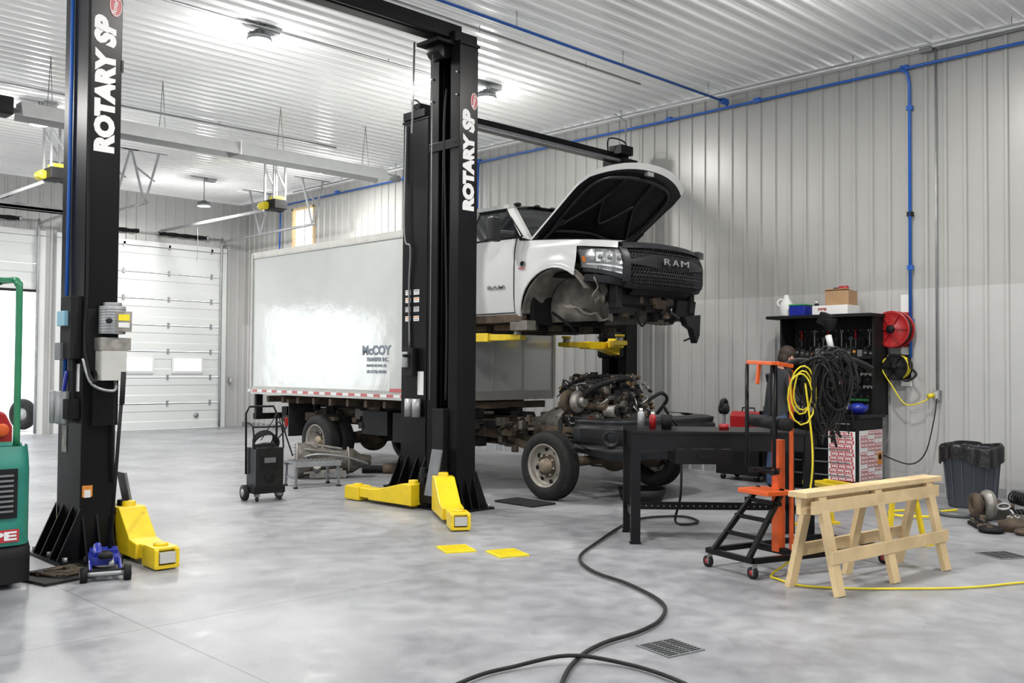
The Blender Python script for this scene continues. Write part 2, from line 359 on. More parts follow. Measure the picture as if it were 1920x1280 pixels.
b.tube([(12.52,13.7,5.54),(12.5,13.7,4.6)],.02,blue,curve=False); b.tube([(12.52,20.9,5.5),(12.5,20.9,4.3)],.02,blue,curve=False)
b.done('compressed_air_pipe',label="blue compressed-air pipe run along ceiling and ribbed wall",cat='pipe')
b=B(); b.tube([(12.54,5.0,5.75),(12.54,5.0,1.3)],.014,galv,curve=False); b.box((12.54,5.0,1.24),(.07,.08,.13),galv); b.box((12.5,5.0,1.24),(.01,.05,.09),bright); b.box((12.52,5.1,5.72),(.1,.16,.08),galv)
b.tube([(12.54,4.95,5.7),(12.54,3,5.72),(12.54,-2,5.74)],.014,galv,curve=False)
b.done('electrical_outlet',label="galvanised outlet box on conduit fixed to the ribbed wall",cat='outlet')
B().box((12.25,22.8,1.2),(.09,.06,.14),galv).box((12.25,22.77,1.2),(.06,.01,.1),bright).done('outlet_box',label="small grey outlet box beside the garage door",cat='outlet')

# ---------------------------------------------------------------- two-post lifts
def arm(root,p0,p1,z,lowered=True,nm='swing_arm',hh=.36):
    p0=Vector((p0[0],p0[1],0));p1=Vector((p1[0],p1[1],0));L=(p1-p0).length;a=math.atan2(p1.y-p0.y,p1.x-p0.x)
    T=Matrix.Translation((p0.x,p0.y,z))@Matrix.Rotation(a,4,'Z')
    b=B(T)
    if lowered:
        b.prism([(0,.04),(L*.62,.04),(L*.62,.16),(L*.46,.18),(.16,hh),(0,hh)],lambda p,t:(p[0],t,p[1]),-.11,.11,yellow)
        b.box((L*.72,0,.105),(L*.45,.16,.11),yellow)
        for t_ in (-.08,.08): b.box((L*.94-.06,t_,.09),(.26,.035,.14),yellow)
        b.box((L*.94-.06,0,.025),(.26,.19,.03),yellow); b.box((L*.94-.06,0,.16),(.22,.19,.025),yellow)
        b.cyl((.08,0,.02),(.08,0,hh+.04),.055,yellow,n=12)
        o=b.done(nm,root,bevel=.008)
        b=B(T); b.cyl((L*.94-.06,0,.17),(L*.94-.06,0,.19),.055,yellow,n=16); b.box((L*.94+.06,0,.095),(.04,.12,.08),bright); b.done('lift_pad',o)
    else:
        b.box((L*.3,0,.0),(L*.6,.2,.11),yellow); b.box((L*.65,0,0),(L*.6,.15,.08),yellow); b.box((L*.92,0,0),(.2,.2,.06),yellow); b.cyl((.02,0,-.1),(.02,0,.1),.07,yellow,n=12)
        b.prism([(0,-.05),(L*.35,-.05),(0,-.14)],lambda p,t:(p[0],t,p[1]),-.09,.09,yellow)
        o=b.done(nm,root,bevel=.006)
        b=B(T); b.cyl((L*.94,0,0),(L*.94,0,.09),.05,galv,n=14); b.cyl((L*.94,0,.09),(L*.94,0,.12),.07,yellow,n=14); b.done('lift_pad',o)
W_=.135
def column(root,x,s,H,txt=True):
    f=lambda p,t:(x+s*p[0]*.9,p[1],t)
    poly=[(-.15,-.25),(.15,-.25),(.15,-.10),(.125,-.10),(.125,-.225),(-.125,-.225),(-.125,.225),(.125,.225),(.125,.10),(.15,.10),(.15,.25),(-.15,.25)]
    b=B(); b.prism(poly,f,.02,H,black)
    b.box((x,0,H-.03),(.29,.54,.03),black); b.bar((x+s*W_,-.25,H*.78),(x+s*W_,.25,H*.78),.03,.1,black)
    for z in (H*.78,H-.35,H-.6):
        for y in (-.21,.21): b.cyl((x+s*.13,y,z),(x+s*.15,y,z),.014,galv,n=6)
    c=b.done('column',root,bevel=.004)
    b=B(); b.box((x-s*.03,0,.012),(.58,.74,.024),black)
    for px,py in ((-.27,-.33),(-.27,.33),(.2,-.33),(.2,.33),(-.27,0)): b.cyl((x+s*px,py,.02),(x+s*px,py,.06),.02,galv,n=6)
    b.done('base_plate',root)
    for y in (-.26,-.1,.1,.26):
        B().prism([(-W_,.024),(-.31,.024),(-W_,.42)],(lambda p,t:(x+s*p[0],y+t,p[1])),-.008,.008,black).done('gusset',root)
    for xx in (-.11,.0,.11):
        B().prism([(-.25,.024),(-.36,.024),(-.25,.36)],lambda p,t:(x+xx+t,p[0],p[1]),-.008,.008,black).done('gusset',root)
    b=B(); b.cyl((x,-.05,.3),(x,-.05,H-.9),.03,greyp,n=12); b.tube([(x+s*.05,.12,.3),(x+s*.05,.12,H-.1)],.008,blackm,n=6,curve=False); b.tube([(x+s*.05,-.16,.4),(x+s*.05,-.16,H-.1)],.008,galv,n=6,curve=False); b.box((x-s*.08,.1,H/2),(.04,.1,H-1),blackm); b.done('hydraulic_cylinder',root)
    if txt:
        text('ROTARY',lett,(x-.0,-.2525,3.69),(0,0,1),(-1,0,0),.84,.17,c,bold=.075)
        text('SP',lett,(x-.005,-.2525,4.255),(0,0,1),(-1,0,0),.25,.18,c,bold=.07,shear=.2)
        ex_=x+.075
        b=B(); b.prism([(.052*math.cos(t*math.pi/14),.095*math.sin(t*math.pi/14)) for t in range(28)],lambda p,t:(ex_+p[0],t,4.485+p[1]),-.2545,-.25,dred); e=b.done('emblem',c)
        b=B(); b.torus((ex_,-.2545,4.485),.1,.006,(0,1,0),lett,n=28,k=5)
        for i,v in enumerate(b.V): b.V[i]=Vector((ex_+(v.x-ex_)*.47,v.y,4.485+(v.z-4.485)*.87))
        b.done('emblem_ring',c)
        text('Rotary',lett,(ex_,-.256,4.485),(.15,0,1),(-1,0,.15),.14,.05,c,ext=.001)
    return c
def carriage(root,x,s,z):
    b=B(); b.box((x+s*.12,0,z+.55),(.15,.18,1.0),blackm); b.box((x+s*.2,0,z+.12),(.16,.44,.2),black); b.box((x+s*.2,0,z+.32),(.14,.46,.05),black)
    for y in (-.17,.17): b.cyl((x+s*.24,y,z),(x+s*.24,y,z+.4),.045,black,n=12)
    b.done('carriage',root,bevel=.006)
cx,cy=5.05,8.10
A=thing('two_post_lift',"black two-post vehicle lift with yellow arms lowered to the floor",'car lift',(cx,cy,0))
column(A,-1.975,1,5.13); column(A,1.975,-1,5.13)
b=B(); b.box((0,.05,5.28),(4.12,.16,.2),black); b.box((0,-.12,5.2),(4.0,.04,.07),black)
for x in (-1.975,1.975): b.box((x,.02,5.18),(.33,.44,.12),black); b.box((x-.25*(1 if x>0 else -1),0,5.1),(.3,.36,.04),black); b.cyl((x-.22*(1 if x>0 else -1),-.1,5.04),(x-.22*(1 if x>0 else -1),.1,5.04),.11,black)
b.done('overhead_beam',A,bevel=.008)
for x,s in ((-1.975,1),(1.975,-1)): carriage(A,x,s,.05)
arm(A,(-1.70,-.13),(-1.74,-1.0),0,hh=.40); arm(A,(-1.70,.2),(-1.66,1.3),0)
arm(A,(1.68,-.2),(1.05,-1.22),0,hh=.40); arm(A,(1.68,.2),(1.62,1.38),0,hh=.27)
for s in (-1,1):
    b=B(); b.box((s*1.66,-.08,.42),(.02,.16,.5),greyp,Matrix.Rotation(rad(12*s),3,'Y')); b.done('toe_guard',A)
b=B(); b.tube([(1.62,-.05,4.95),(1.62,-.05,1.2)],.006,greyp,n=5,curve=False); b.tube([(1.78,-.1,4.6),(1.7,-.16,4.0),(1.72,-.2,2.2),(1.7,-.22,1.2)],.012,blackm,n=6)
b.tube([(1.5,.12,5.1),(1.48,.12,4.1)],.012,silver,n=8,curve=False); b.done('lift_cable',A)
x=-1.975
pu=B(); pu.cyl((x+.05,-.36,1.80),(x+.05,-.36,2.02),.1,galv,n=20); pu.cyl((x+.05,-.36,2.02),(x+.05,-.36,2.05),.07,galv); pu.box((x+.06,-.33,1.72),(.24,.18,.1),castal); pu.box((x+.05,-.33,1.55),(.2,.17,.24),bright); pu.box((x+.0,-.27,1.75),(.26,.04,.5),blackm)
pu.box((x+.10,-.455,1.9),(.13,.02,.16),castal); pu.box((x+.10,-.467,1.93),(.09,.003,.05),yellow2); pu.box((x+.10,-.467,1.87),(.09,.003,.04),lett); pu.cyl((x-.02,-.45,1.9),(x-.02,-.49,1.9),.02,blackm,n=10)
for k in range(9): pu.torus((x+.05,-.36,1.82+k*.022),.101,.004,(0,0,1),galv,n=20,k=5)
pu.done('power_unit',A,bevel=.006)
b=B(); b.box((x-.18,-.12,1.85),(.09,.22,.5),blackm); b.box((x-.23,-.1,1.92),(.06,.15,.12),bluel); b.box((x-.18,-.1,1.2),(.1,.2,.16),blackm); b.box((x-.23,-.02,1.66),(.04,.12,.14),greyp)
b.box((x-.16,-.1,1.5),(.03,.1,.6),blackm)
for yy in (-.06,.08): b.cyl((x-.21,yy,1.08),(x-.21,yy,1.34),.055,galv,n=16)
b.done('control_box',A,bevel=.006)
b=B(); b.tube([(x-.05,-.30,1.5),(x-.1,-.42,1.42),(x-.12,-.34,1.5),(x-.14,-.3,1.75),(x-.12,-.28,2.2),(x-.13,-.28,3.4),(x-.14,-.26,5.0)],.012,blackm); b.tube([(x+.1,-.3,1.45),(x+.05,-.42,1.35),(x-.1,-.36,1.4),(x-.15,-.3,1.6)],.012,galv)
b.tube([(x+.12,-.28,1.45),(x+.1,-.3,1.2),(x+.11,-.28,.6)],.01,blackm); b.box((x+.03,-.28,1.28),(.2,.05,.42),black); b.done('hydraulic_hose',A)
b=B(); b.tube([(x-.155,.05,5.5),(x-.155,.05,3.4),(x-.16,.05,1.4)],.016,blue,curve=False); b.tube([(x-.16,.05,1.4),(x-.19,0,1.3),(x-.18,-.05,1.5)],.016,blued); b.done('air_hose',A)
b=B(); b.box((x-.08,-.2525,.55),(.08,.003,.09),orangestk); b.box((x-.08,-.254,.53),(.05,.003,.06),lett); b.done('warning_label',A)
for c_,m_ in (((x-.138,-.15,1.45),lett),((x-.138,.1,.95),castal)): B().box(c_,(.003,.10,.22),m_).done('warning_label',A)
hb=2.02
Bl=thing('two_post_lift',"black two-post vehicle lift near the wall holding a white cab aloft",'car lift',(9.97,9.76,0))
column(Bl,-hb,1,4.78,False); column(Bl,hb,-1,4.78,False)
b=B(); b.box((0,0,4.9),(4.3,.14,.14),black); b.box((.3,-.12,4.84),(3.3,.05,.04),greyp)
for x in (-hb,hb): b.box((x,0,4.82),(.34,.44,.1),black); b.cyl((x,-.12,4.78),(x,.12,4.78),.12,black)
b.box((hb-.1,-.1,5.0),(.3,.25,.14),blackm); b.tube([(hb-.3,0,4.95),(hb-.4,-.1,5.15),(hb,-.1,5.15),(hb+.1,0,4.95)],.012,blackm); b.tube([(-hb-.1,-.1,4.8),(-hb-.2,0,4.95),(-hb-.05,.1,5.05),(-hb+.05,0,4.9)],.01,blackm)
b.done('overhead_beam',Bl,bevel=.006)
for x,s in ((-hb,1),(hb,-1)): carriage(Bl,x,s,1.72)
arm(Bl,(-hb+.3,-.12),(-1.28,-1.1),1.94,False); arm(Bl,(-hb+.3,.15),(-1.2,.3),1.94,False)
arm(Bl,(hb-.3,-.15),(.42,-.25),1.9,False); arm(Bl,(hb-.3,-.1),(.75,-1.05),1.92,False)
x=-hb+.015
b=B(); b.box((x-.19,.02,1.62),(.09,.2,.36),blackm); b.cyl((x-.24,.05,1.55),(x-.24,.05,1.75),.05,galv); b.cyl((x-.24,.0,1.7),(x-.32,.0,1.7),.02,blackm,n=8); b.done('control_box',Bl,bevel=.005)
for y in (-.15,0): B().cyl((x-.22,y,.92),(x-.22,y,1.15),.055,galv,n=14).box((x-.17,y,1.03),(.05,.04,.1),blackm).done('pad_adapter',Bl)
for z,m_ in ((2.52,lett),(2.42,lett),(2.30,bright),(2.18,lett)):
    for y in (-.05,.12):
        b=B(); b.box((x-.152,y,z),(.003,.11,.065),m_); b.box((x-.154,y,z+.015),(.002,.09,.015),[greyp,orangestk][int(z*50)%2]); b.box((x-.154,y,z-.012),(.002,.08,.008),greyp); b.done('warning_label',Bl)
B().box((x-.152,-.15,1.35),(.003,.12,.3),lett).done('warning_label',Bl)
b=B(); b.tube([(x-.18,.16,4.7),(x-.19,.16,3.3),(x-.18,.05,3.1),(x-.17,.08,2.6),(x-.17,.06,1.8)],.013,greyp); b.done('hydraulic_hose',Bl)

# ---------------------------------------------------------------- raised cab
CX,CY,CZ=9.42,7.86,2.15
C=thing('truck_cab',"white pickup cab with open hood raised on lift arms, wheels removed",'truck cab',(CX,CY,CZ))
AR=.57
def wz(z):
    k=[(0,.93),(.12,.975),(.35,1.0),(.7,1.0),(.9,.985),(1.03,.95),(1.5,.73)]
    for (a0,w0),(a1,w1) in zip(k,k[1:]):
        if z<=a1: t=max(0,(z-a0)/(a1-a0)); return w0+(w1-w0)*t
    return .73
def fx(y): 
    return 1. if y>-.35 else 1-.16*((-.35-y)/.55)**2
def sidex(y,z,o=0):
    w=wz(z)*fx(y); r=math.hypot(y,z-.04)
    if y>-.6: w+=.035*math.exp(-((r-AR-.03)/.09)**2)
    if z>.8 and y<.62: w-=.05*((z-.8)/.2)**2
    if y>.62: w-=.012
    return w+o
def ztop(y): 
    if y>.62: return 1.03
    return .985-.13*((.62-y)/1.5)**1.2
def strip(b,ys,lo,hi,m,o=0,rows=10,sides=(-1,1)):
    for s in sides:
        def fn(u,v):
            i=u*(len(ys)-1); k=min(int(i),len(ys)-2); t=i-k; y=ys[k]*(1-t)+ys[k+1]*t
            a=lo(y);c=hi(y); z=a+(c-a)*v; return (s*sidex(y,z,o),y,z)
        b.grid(fn,len(ys)-1,rows,m)
archz=lambda y: .04+math.sqrt(max(0,AR*AR-y*y)) if abs(y)<AR else .0
b=B()
strip(b,[.57+.05*i for i in range(0,28)]+[1.95],lambda y:.0,ztop,white)
ys=[AR*math.cos(math.pi*i/28*.62) for i in range(29)]
strip(b,ys,archz,ztop,white)
strip(b,[ys[-1]-.02*i for i in range(0,8)],lambda y:max(archz(y),.4) ,ztop,white)
strip(b,[-.30-.04*i for i in range(0,15)],lambda y:ztop(y)-.07,ztop,white,rows=2)
for s in (-1,1):
    b.tube([(s*(sidex(AR*math.cos(t),.04+AR*math.sin(t))+.0),AR*math.cos(t),.04+AR*math.sin(t)) for t in [math.pi*k/20 for k in range(0,15)]],.014,white,n=6,curve=False)
b.grid(lambda u,v:((u*2-1)*(wz(v*1.5)-.012),1.95,v*1.5),12,12,white)
def sh(s): return lambda u,v:(s*(sidex(.62-1.5*u,ztop(.62-1.5*u))-v*.13),.62-1.5*u,ztop(.62-1.5*u)+.02*math.sin(v*1.5))
for s in (-1,1): b.grid(sh(s),16,3,white)
b.done('body_shell',C)
b=B()
b.grid(lambda u,v:((u*2-1)*.75,1.0+.98*v+.10*(-(1-(u*2-1)**2))*(1-v),1.47+.05*(1-(u*2-1)**4)+.02*math.sin(v*3.14)),16,8,white)
for s in (-1,1):
    b.prism([(.93,.48,.99),(.95,.62,1.03),(.745,1.10,1.5),(.72,1.0,1.48)],lambda p,t:(s*(p[0]-t),p[1],p[2]),0,.07,white)
    b.prism([(.94,1.62,1.03),(.94,1.95,1.03),(.75,1.95,1.5),(.76,1.60,1.5)],lambda p,t:(s*(p[0]-t),p[1],p[2]),0,.06,white)
    b.bar((s*.755,1.05,1.485),(s*.755,1.95,1.49),.06,.05,white)
b.done('roof',C)
for s in (-1,1):
    b=B(); b.grid(lambda u,v:(s*(.925-.19*v),(.64+.46*v)*(1-u)+1.63*u,1.035+.44*v),6,5,glass)
    b.done('side_window',C)
    B().tube([(s*(.93),.60,1.035),(s*.745,1.1,1.475),(s*.75,1.61,1.475),(s*.935,1.66,1.035),(s*.945,.60,1.035)],.014,blackm,n=6,curve=False).done('window_trim',C)
b=B(); b.grid(lambda u,v:((u*2-1)*(.87-.14*v),.50+.52*v-.13*(1-(u*2-1)**2),.985+.49*v),14,6,glass)
b.box((0,1.5,.97),(1.7,.85,.02),blackm)
b.done('windshield',C)
b=B(); b.tube([(-.88,.5,.98),(0,.36,.985),(.88,.5,.98)],.03,blackm,n=6); 
for x in (-.3,.35): b.bar((x,.42,1.0),(x-.4,.62,1.1),.012,.012,blackm)
b.done('windshield_wiper',C)
for s in (-1,1):
    b=B(); strip(b,[.70+.05*i for i in range(0,20)]+[1.68],lambda y:.10,lambda y:1.025,white,o=.006,sides=(s,))
    b.tube([(s*(sidex(.69,z)+.004),.69,z) for z in (.09,.3,.6,.9,1.03)],.006,blackm,n=5,curve=False)
    b.tube([(s*(sidex(y,.09)+.004),y,.09) for y in (.69,1.2,1.69)],.005,blackm,n=5,curve=False)
    d_=b.done('door',C)
    B().box((s*1.0,1.5,.82),(.03,.2,.035),white).done('door_handle',d_,bevel=.008)
    if s<0: text('RAM',greyp,(-1.012,1.0,.42),(0,-1,0),(0,0,1),.30,.045,d_,ext=.003)
b=B(); b.box((-1.015,.52,.68),(.012,.07,.05),greyp); b.box((-1.022,.53,.63),(.004,.10,.015),poster); b.cyl((-1.0,.52,.69),(-1.025,.52,.69),.028,blackm,n=12); b.done('badge',C)
for s in (-1,1):
    b=B(); b.box((s*1.22,.82,1.12),(.17,.10,.30),plastic); b.bar((s*.95,.72,1.08),(s*1.17,.80,1.08),.06,.07,plastic); b.grid(lambda u,v:(s*(1.15+.14*u),.875,1.0+.24*v),1,1,glass); b.done('side_mirror',C,bevel=.02)
for x in (-.6,-.28,0,.28,.6):
    b=B(); b.ball((x,1.06-.08*(1-x*x*1.7),1.53),(.055,.05,.03),blackm if x!=.0 else plastic,10,6); b.done('clearance_light',C)
b=B(); b.prism([(1.3,1.52),(1.42,1.52),(1.42,1.58)],lambda p,t:(t,p[0],p[1]),-.02,.02,blackm); b.done('antenna',C)
for s in (-1,1):
    b=B()
    def fn(u,v):
        t=math.pi*(.02+.80*u); x_=.99-.5*v; wob=.02*math.sin(9*u+6*v)+.008*math.sin(31*u+13*v); return (s*x_,(AR-.015+wob*min(1,v*4))*math.cos(t),.04+(AR-.015+wob*min(1,v*4))*math.sin(t))
    b.grid(fn,40,10,dirt)
    b.grid(lambda u,v:(s*(.5+.03*math.sin(v*7)),-.5+1.05*u,-.02+.75*v),8,6,dirt)
    b.grid(lambda u,v:(s*(.52+.42*u+.03*math.sin(v*13)),-.48-.1*u+.04*math.sin(u*9+v*5),.18+.04*math.sin(u*21)+.37*v),14,8,dirt)
    b.grid(lambda u,v:(s*(.50+.42*u+.02*math.sin(v*9)),-.50+.42*v,-.04+.14*v*v+.1*u+.03*math.sin(u*11+v*7)),14,10,dirt)
    b.done('inner_fender',C,solid=.008)
b=B(); b.box((0,1.25,-.02),(1.8,1.4,.06),blackm); b.box((0,.52,.45),(1.7,.06,1.0),blackm)
for x in (-.75,-.3,.3,.75): b.box((x,1.2,-.08),(.12,1.3,.08),rust)
for y in (.75,1.3,1.8): b.box((0,y,-.09),(1.7,.1,.07),blackm)
b.box((-.93,1.25,.02),(.1,1.35,.1),rust); b.box((-.9,.62,-.07),(.16,.3,.12),dirt); b.box((.6,.3,.25),(.35,.4,.3),blackm)
b.cyl((-.3,.45,.1),(-.3,.30,.1),.16,blackm); b.tube([(-.6,.4,.1),(-.55,.1,-.1),(-.4,.2,-.16),(-.2,.45,-.05)],.02,blackm)
b.done('floor_pan',C,bevel=.01)
b=B(); b.box((0,-.70,.48),(1.35,.06,.65),blackm); b.box((0,-.62,.5),(1.2,.08,.55),greyp); b.box((0,-.66,.83),(1.5,.18,.06),blackm)
for s in (-1,1): b.box((s*.72,-.3,.72),(.08,.9,.1),blackm); b.box((s*.72,-.72,.4),(.1,.12,.6),blackm)
b.box((-.4,-.2,.72),(.3,.35,.25),plastic); b.box((.4,.1,.74),(.35,.3,.22),plastic); b.cyl((-.1,.2,.7),(-.1,.2,.9),.09,plastic); b.box((0,-.05,.55),(1.5,1.0,.05),blackm)
b.tube([(-.5,.3,.8),(-.2,.1,.92),(.1,.2,.85),(.4,.35,.9)],.03,blackm); b.tube([(-.4,-.5,.85),(-.1,-.3,.9),(.3,-.45,.85)],.025,blackm)
b.done('radiator_support',C,bevel=.01)
def plan(t):
    a=abs(t); s=1 if t>=0 else -1
    K=[(0,0,-1.0),(.2,.22,-.995),(.4,.44,-.975),(.55,.60,-.94),(.7,.76,-.875),(.8,.86,-.79),(.9,.93,-.65),(1,.98,-.40)]
    for p,q in zip(K,K[1:]):
        if a<=q[0]:
            k=(a-p[0])/(q[0]-p[0]); return s*(p[1]+(q[1]-p[1])*k),p[2]+(q[2]-p[2])*k
def lean_(z): return .14*(max(0,z-.62)/.25)**2+.10*(max(0,.48-z)/.14)**2*.6
def fas(b,t0,t1,z0,z1,m,off=0,n=14,rows=3,z0b=None,z1b=None,crown=0.):
    z0b=z0 if z0b is None else z0b; z1b=z1 if z1b is None else z1b
    def pt(t,z,o):
        x,y=plan(t); nx=x*.45; ny=-1; l=math.hypot(nx,ny); return Vector((x+nx/l*o,y+ny/l*o+lean_(z),z+crown*(1-abs(t)**2*1.9)))
    def zz(u,v): a=z0+(z0b-z0)*u; c=z1+(z1b-z1)*u; return a+(c-a)*v
    f=lambda o:(lambda u,v:pt(t0+(t1-t0)*u,zz(u,v),o))
    b.grid(f(off),n,rows,m); b.grid(f(off-.05),n,rows,m)
    for v in (0,1): b.grid(lambda u,w:pt(t0+(t1-t0)*u,zz(u,v),off-.05*w),n,1,m)
    for u in (0,1): b.grid(lambda v,w:pt(t0+(t1-t0)*u,zz(u,v),off-.05*w),rows,1,m)
b=B()
fas(b,-.68,.68,.79,.86,plastic,.045,rows=5,crown=.03); fas(b,-.60,.60,.33,.38,plastic,.03,rows=4); fas(b,-.72,-.64,.40,.84,plastic,.035,n=3,rows=8); fas(b,.64,.72,.40,.84,plastic,.035,n=3,rows=8)
fas(b,-.68,-.58,.345,.42,plastic,.03,n=4,z0b=.33,z1b=.38); fas(b,.58,.68,.33,.38,plastic,.03,n=4,z0b=.345,z1b=.42)
fas(b,-.66,.66,.36,.82,blackm,-.03,rows=8)
fas(b,-.64,-.28,.61,.66,plastic,.03,n=6,z0b=.575,z1b=.745); fas(b,.28,.64,.575,.745,plastic,.03,n=6,z0b=.61,z1b=.66); fas(b,-.30,.30,.575,.745,blackm,.02)
fas(b,-.6,.6,.475,.495,plastic,.02)
g=b.done('grille',C)
b=B()
for j in range(11):
    z=.385+j*.041
    for i in range(-17,18):
        t=(i+(.5 if j%2 else 0))*.039
        if abs(t)>.63 or (abs(t)<.3 and .57<z<.75): continue
        x,y=plan(t); y+=lean_(z)-.012
        hexp=[(x+.025*math.cos(k*math.pi/3+math.pi/6),y,z+.024*math.sin(k*math.pi/3+math.pi/6)) for k in range(7)]
        b.tube(hexp,.0042,gmesh,n=4,curve=False)
b.done('grille_mesh',g)
for k,ch in enumerate('RAM'): text(ch,chrl,(-.17+.165*k+(.02 if k==2 else 0),-1.05,.66),(1,0,0),(0,0,1),(.12,.12,.155)[k],.072,g,ext=.006,bold=.0)
for s in (-1,1):
    b=B(); fas(b,s*.70,s*.99,.48,.80,lens,.012,n=14,z0b=.58,z1b=.80); h0=b.done('headlight',C)
    b=B()
    for t,z in ((.755,.67),(.83,.68),(.90,.69)):
        x,y=plan(s*t); y+=lean_(z); R=Matrix.Rotation(s*(.35+2.6*(t-.75)),3,'Z')
        b.box((x,y-.012,z),(.085,.02,.11),silver,R); b.cyl(Vector((x,y-.02,z)),Vector((x+s*.012,y-.032,z)),.026,greyp,n=14)
    fas(b,s*.72,s*.97,.545,.57,silver,.018,n=10,z0b=.61,z1b=.625)
    fas(b,s*.70,s*.985,.79,.83,plastic,.02,n=12); fas(b,s*.70,s*.985,.42,.48,plastic,.03,n=12,z0b=.53,z1b=.57)
    b.done('lamp_reflector',h0)
    b=B(); fas(b,s*.975,s*.99,.64,.71,amber,.018,n=3); b.done('turn_signal',h0)
b=B(); fas(b,-.97,-.62,.42,.50,plastic,.0,z0b=.34,z1b=.42); fas(b,.62,.97,.34,.42,plastic,.0,z0b=.42,z1b=.50); fas(b,-.5,.6,.27,.34,plastic,-.05)
b.box((.62,-.72,.14),(.4,.06,.24),plastic,Matrix.Rotation(rad(8),3,'X')); b.prism([(.52,.05),(.86,.09),(.84,-.17),(.78,-.27),(.70,-.10),(.58,-.05)],lambda p,t:(p[0],-.76+t,p[1]),-.05,.04,plastic); b.box((.1,-.7,.15),(.5,.04,.10),blackm); b.box((-.45,-.62,.12),(.5,.05,.10),plastic,Matrix.Rotation(rad(-6),3,'Y'))
for i in range(34): b.box((random.uniform(-.75,.78),random.uniform(-.76,-.45),random.uniform(.02,.33)),(random.uniform(.05,.2),.05,random.uniform(.03,.12)),random.choice((plastic,blackm,rust,engm)),Matrix.Rotation(random.uniform(-.6,.6),3,'Y'))
b.tube([(.7,-.7,.1),(.8,-.75,-.15),(.66,-.7,-.24)],.012,blackm); b.tube([(-.2,-.6,.1),(-.1,-.62,-.08),(.1,-.6,.08)],.012,blackm); b.done('front_valance',C)
# hood
HA=rad(36); hl=1.5
def hp(x,v,o):
    bulge=.17*(1-abs(x/.92)**2.2); n_=o+bulge-.17*(max(0,v-.90)/.60)**2
    return (x,.52-math.cos(HA)*v-math.sin(HA)*n_+.0,.965+math.sin(HA)*v+math.cos(HA)*n_)
def hg(o,m,b,sh_=1.,v0=0.,v1=1.):
    def fn(u,v):
        v=v0+(v1-v0)*v; w=.90+.06*v; t=(u*2-1); x=t*w*sh_*(1-.06*max(0,v-.8)/.2*(abs(t)**3)); vv=v*(hl-.19*(t*t)*v); return hp(x,vv,o)
    b.grid(fn,28,24,m); return fn
b=B(); fo=hg(.045,white,b); fi=hg(-.04,plastic,b)
for (fa,fb,n_,m_) in ((lambda t:fo(0,t),lambda t:fi(0,t),20,white),(lambda t:fo(1,t),lambda t:fi(1,t),20,white),(lambda t:fo(t,1),lambda t:fi(t,1),24,white),(lambda t:fo(t,0),lambda t:fi(t,0),24,plastic)):
    b.grid(lambda u,v:Vector(fa(u))*(1-v)+Vector(fb(u))*v,n_,1,m_)
H_=b.done('hood',C)
b=B()
nrm=Vector((0,math.sin(HA),-math.cos(HA)))
def pil(u,v):
    p=Vector(hg2(u,v)); e_=min(u,1-u,v,1-v); return p+nrm*(.04*min(1,e_/.12)*(1+.5*math.sin(u*12.5)**2*math.sin(v*3.1)))
tmp=B(); hg2=hg(-.045,blackm,tmp,.84,.10,.90)
b.grid(pil,30,20,blackm)
for pts in ([(.03,.1),(.03,.9),(.3,.96),(.7,.96),(.97,.9),(.97,.1),(.5,.04),(.03,.1)],[(.06,.15),(.30,.55),(.33,.93)],[(.94,.15),(.70,.55),(.67,.93)],[(.30,.55),(.5,.2),(.70,.55)]):
    b.tube([Vector(hg2(min(1,max(0,u)),v))+nrm*.045 for u,v in pts],.028,plastic,n=8)
b.box(Vector(fi(.5,.97))+Vector((0,0,-.03)),(.12,.05,.05),galv)
b.done('hood_liner',H_)
for s in (-1,1):
    b=B(); b.bar((s*.80,.45,.93),(s*.78,.05,1.2),.03,.03,blackm); b.done('hood_hinge',C)

# ---------------------------------------------------------------- box truck
TX,TY=9.40,7.85
K=thing('box_truck',"white cargo box truck on bare chassis with cab removed",'truck',(TX,TY,0))
bx0,bx1=-1.2,1.25; by0,by1=2.1,6.68; bz0,bz1=1.13,3.42
b=B(); b.box(((bx0+bx1)/2,(by0+by1)/2,(bz0+bz1)/2),(bx1-bx0,by1-by0,bz1-bz0),boxw)
cb=b.done('cargo_box',K,bevel=.03)
b=B()
for z,h1 in ((bz0+.03,.13),(bz1-.03,.10)):
    for x in (bx0-.006,bx1+.006): b.box((x,(by0+by1)/2,z),(.02,by1-by0+.02,h1),rail)
    b.box(((bx0+bx1)/2,by0-.004,z),(bx1-bx0,.02,h1),rail)
for y in (by0,by1):
    for x in (bx0,bx1): b.box((x,y,(bz0+bz1)/2),(.05,.05,bz1-bz0),rail)
for y in [by0+1.2*i for i in range(1,4)]:
    for j in range(26):
        z=bz0+.15+j*.082; b.cyl((bx0-.001,y,z),(bx0-.004,y,z),.004,rail,n=6,smooth=False)
for j in range(60):
    y=by0+.06+j*.076
    for z in (bz0+.075,bz1-.06): b.cyl((bx0-.014,y,z),(bx0-.02,y,z),.005,greyp,n=6,smooth=False)
for x_ in (-.6,0,.6): b.box((x_,by0-.004,(bz0+bz1)/2),(.03,.01,bz1-bz0),rail)
b.done('box_rail',cb)
b=B()
for i in range(15):
    y=by0+.1+i*.305; b.box((bx0-.018,y+.075,bz0+.02),(.003,.15,.04),redstrip); b.box((bx0-.018,y+.225,bz0+.02),(.003,.15,.04),lett)
b.done('reflective_tape',cb)
tx=lambda s,y,z,w,h1,bo=.02:text(s,grlett,(bx0-.004,y,z),(0,-1,0),(0,0,1),w,h1,cb,ext=.001,bold=bo)
yt=3.22
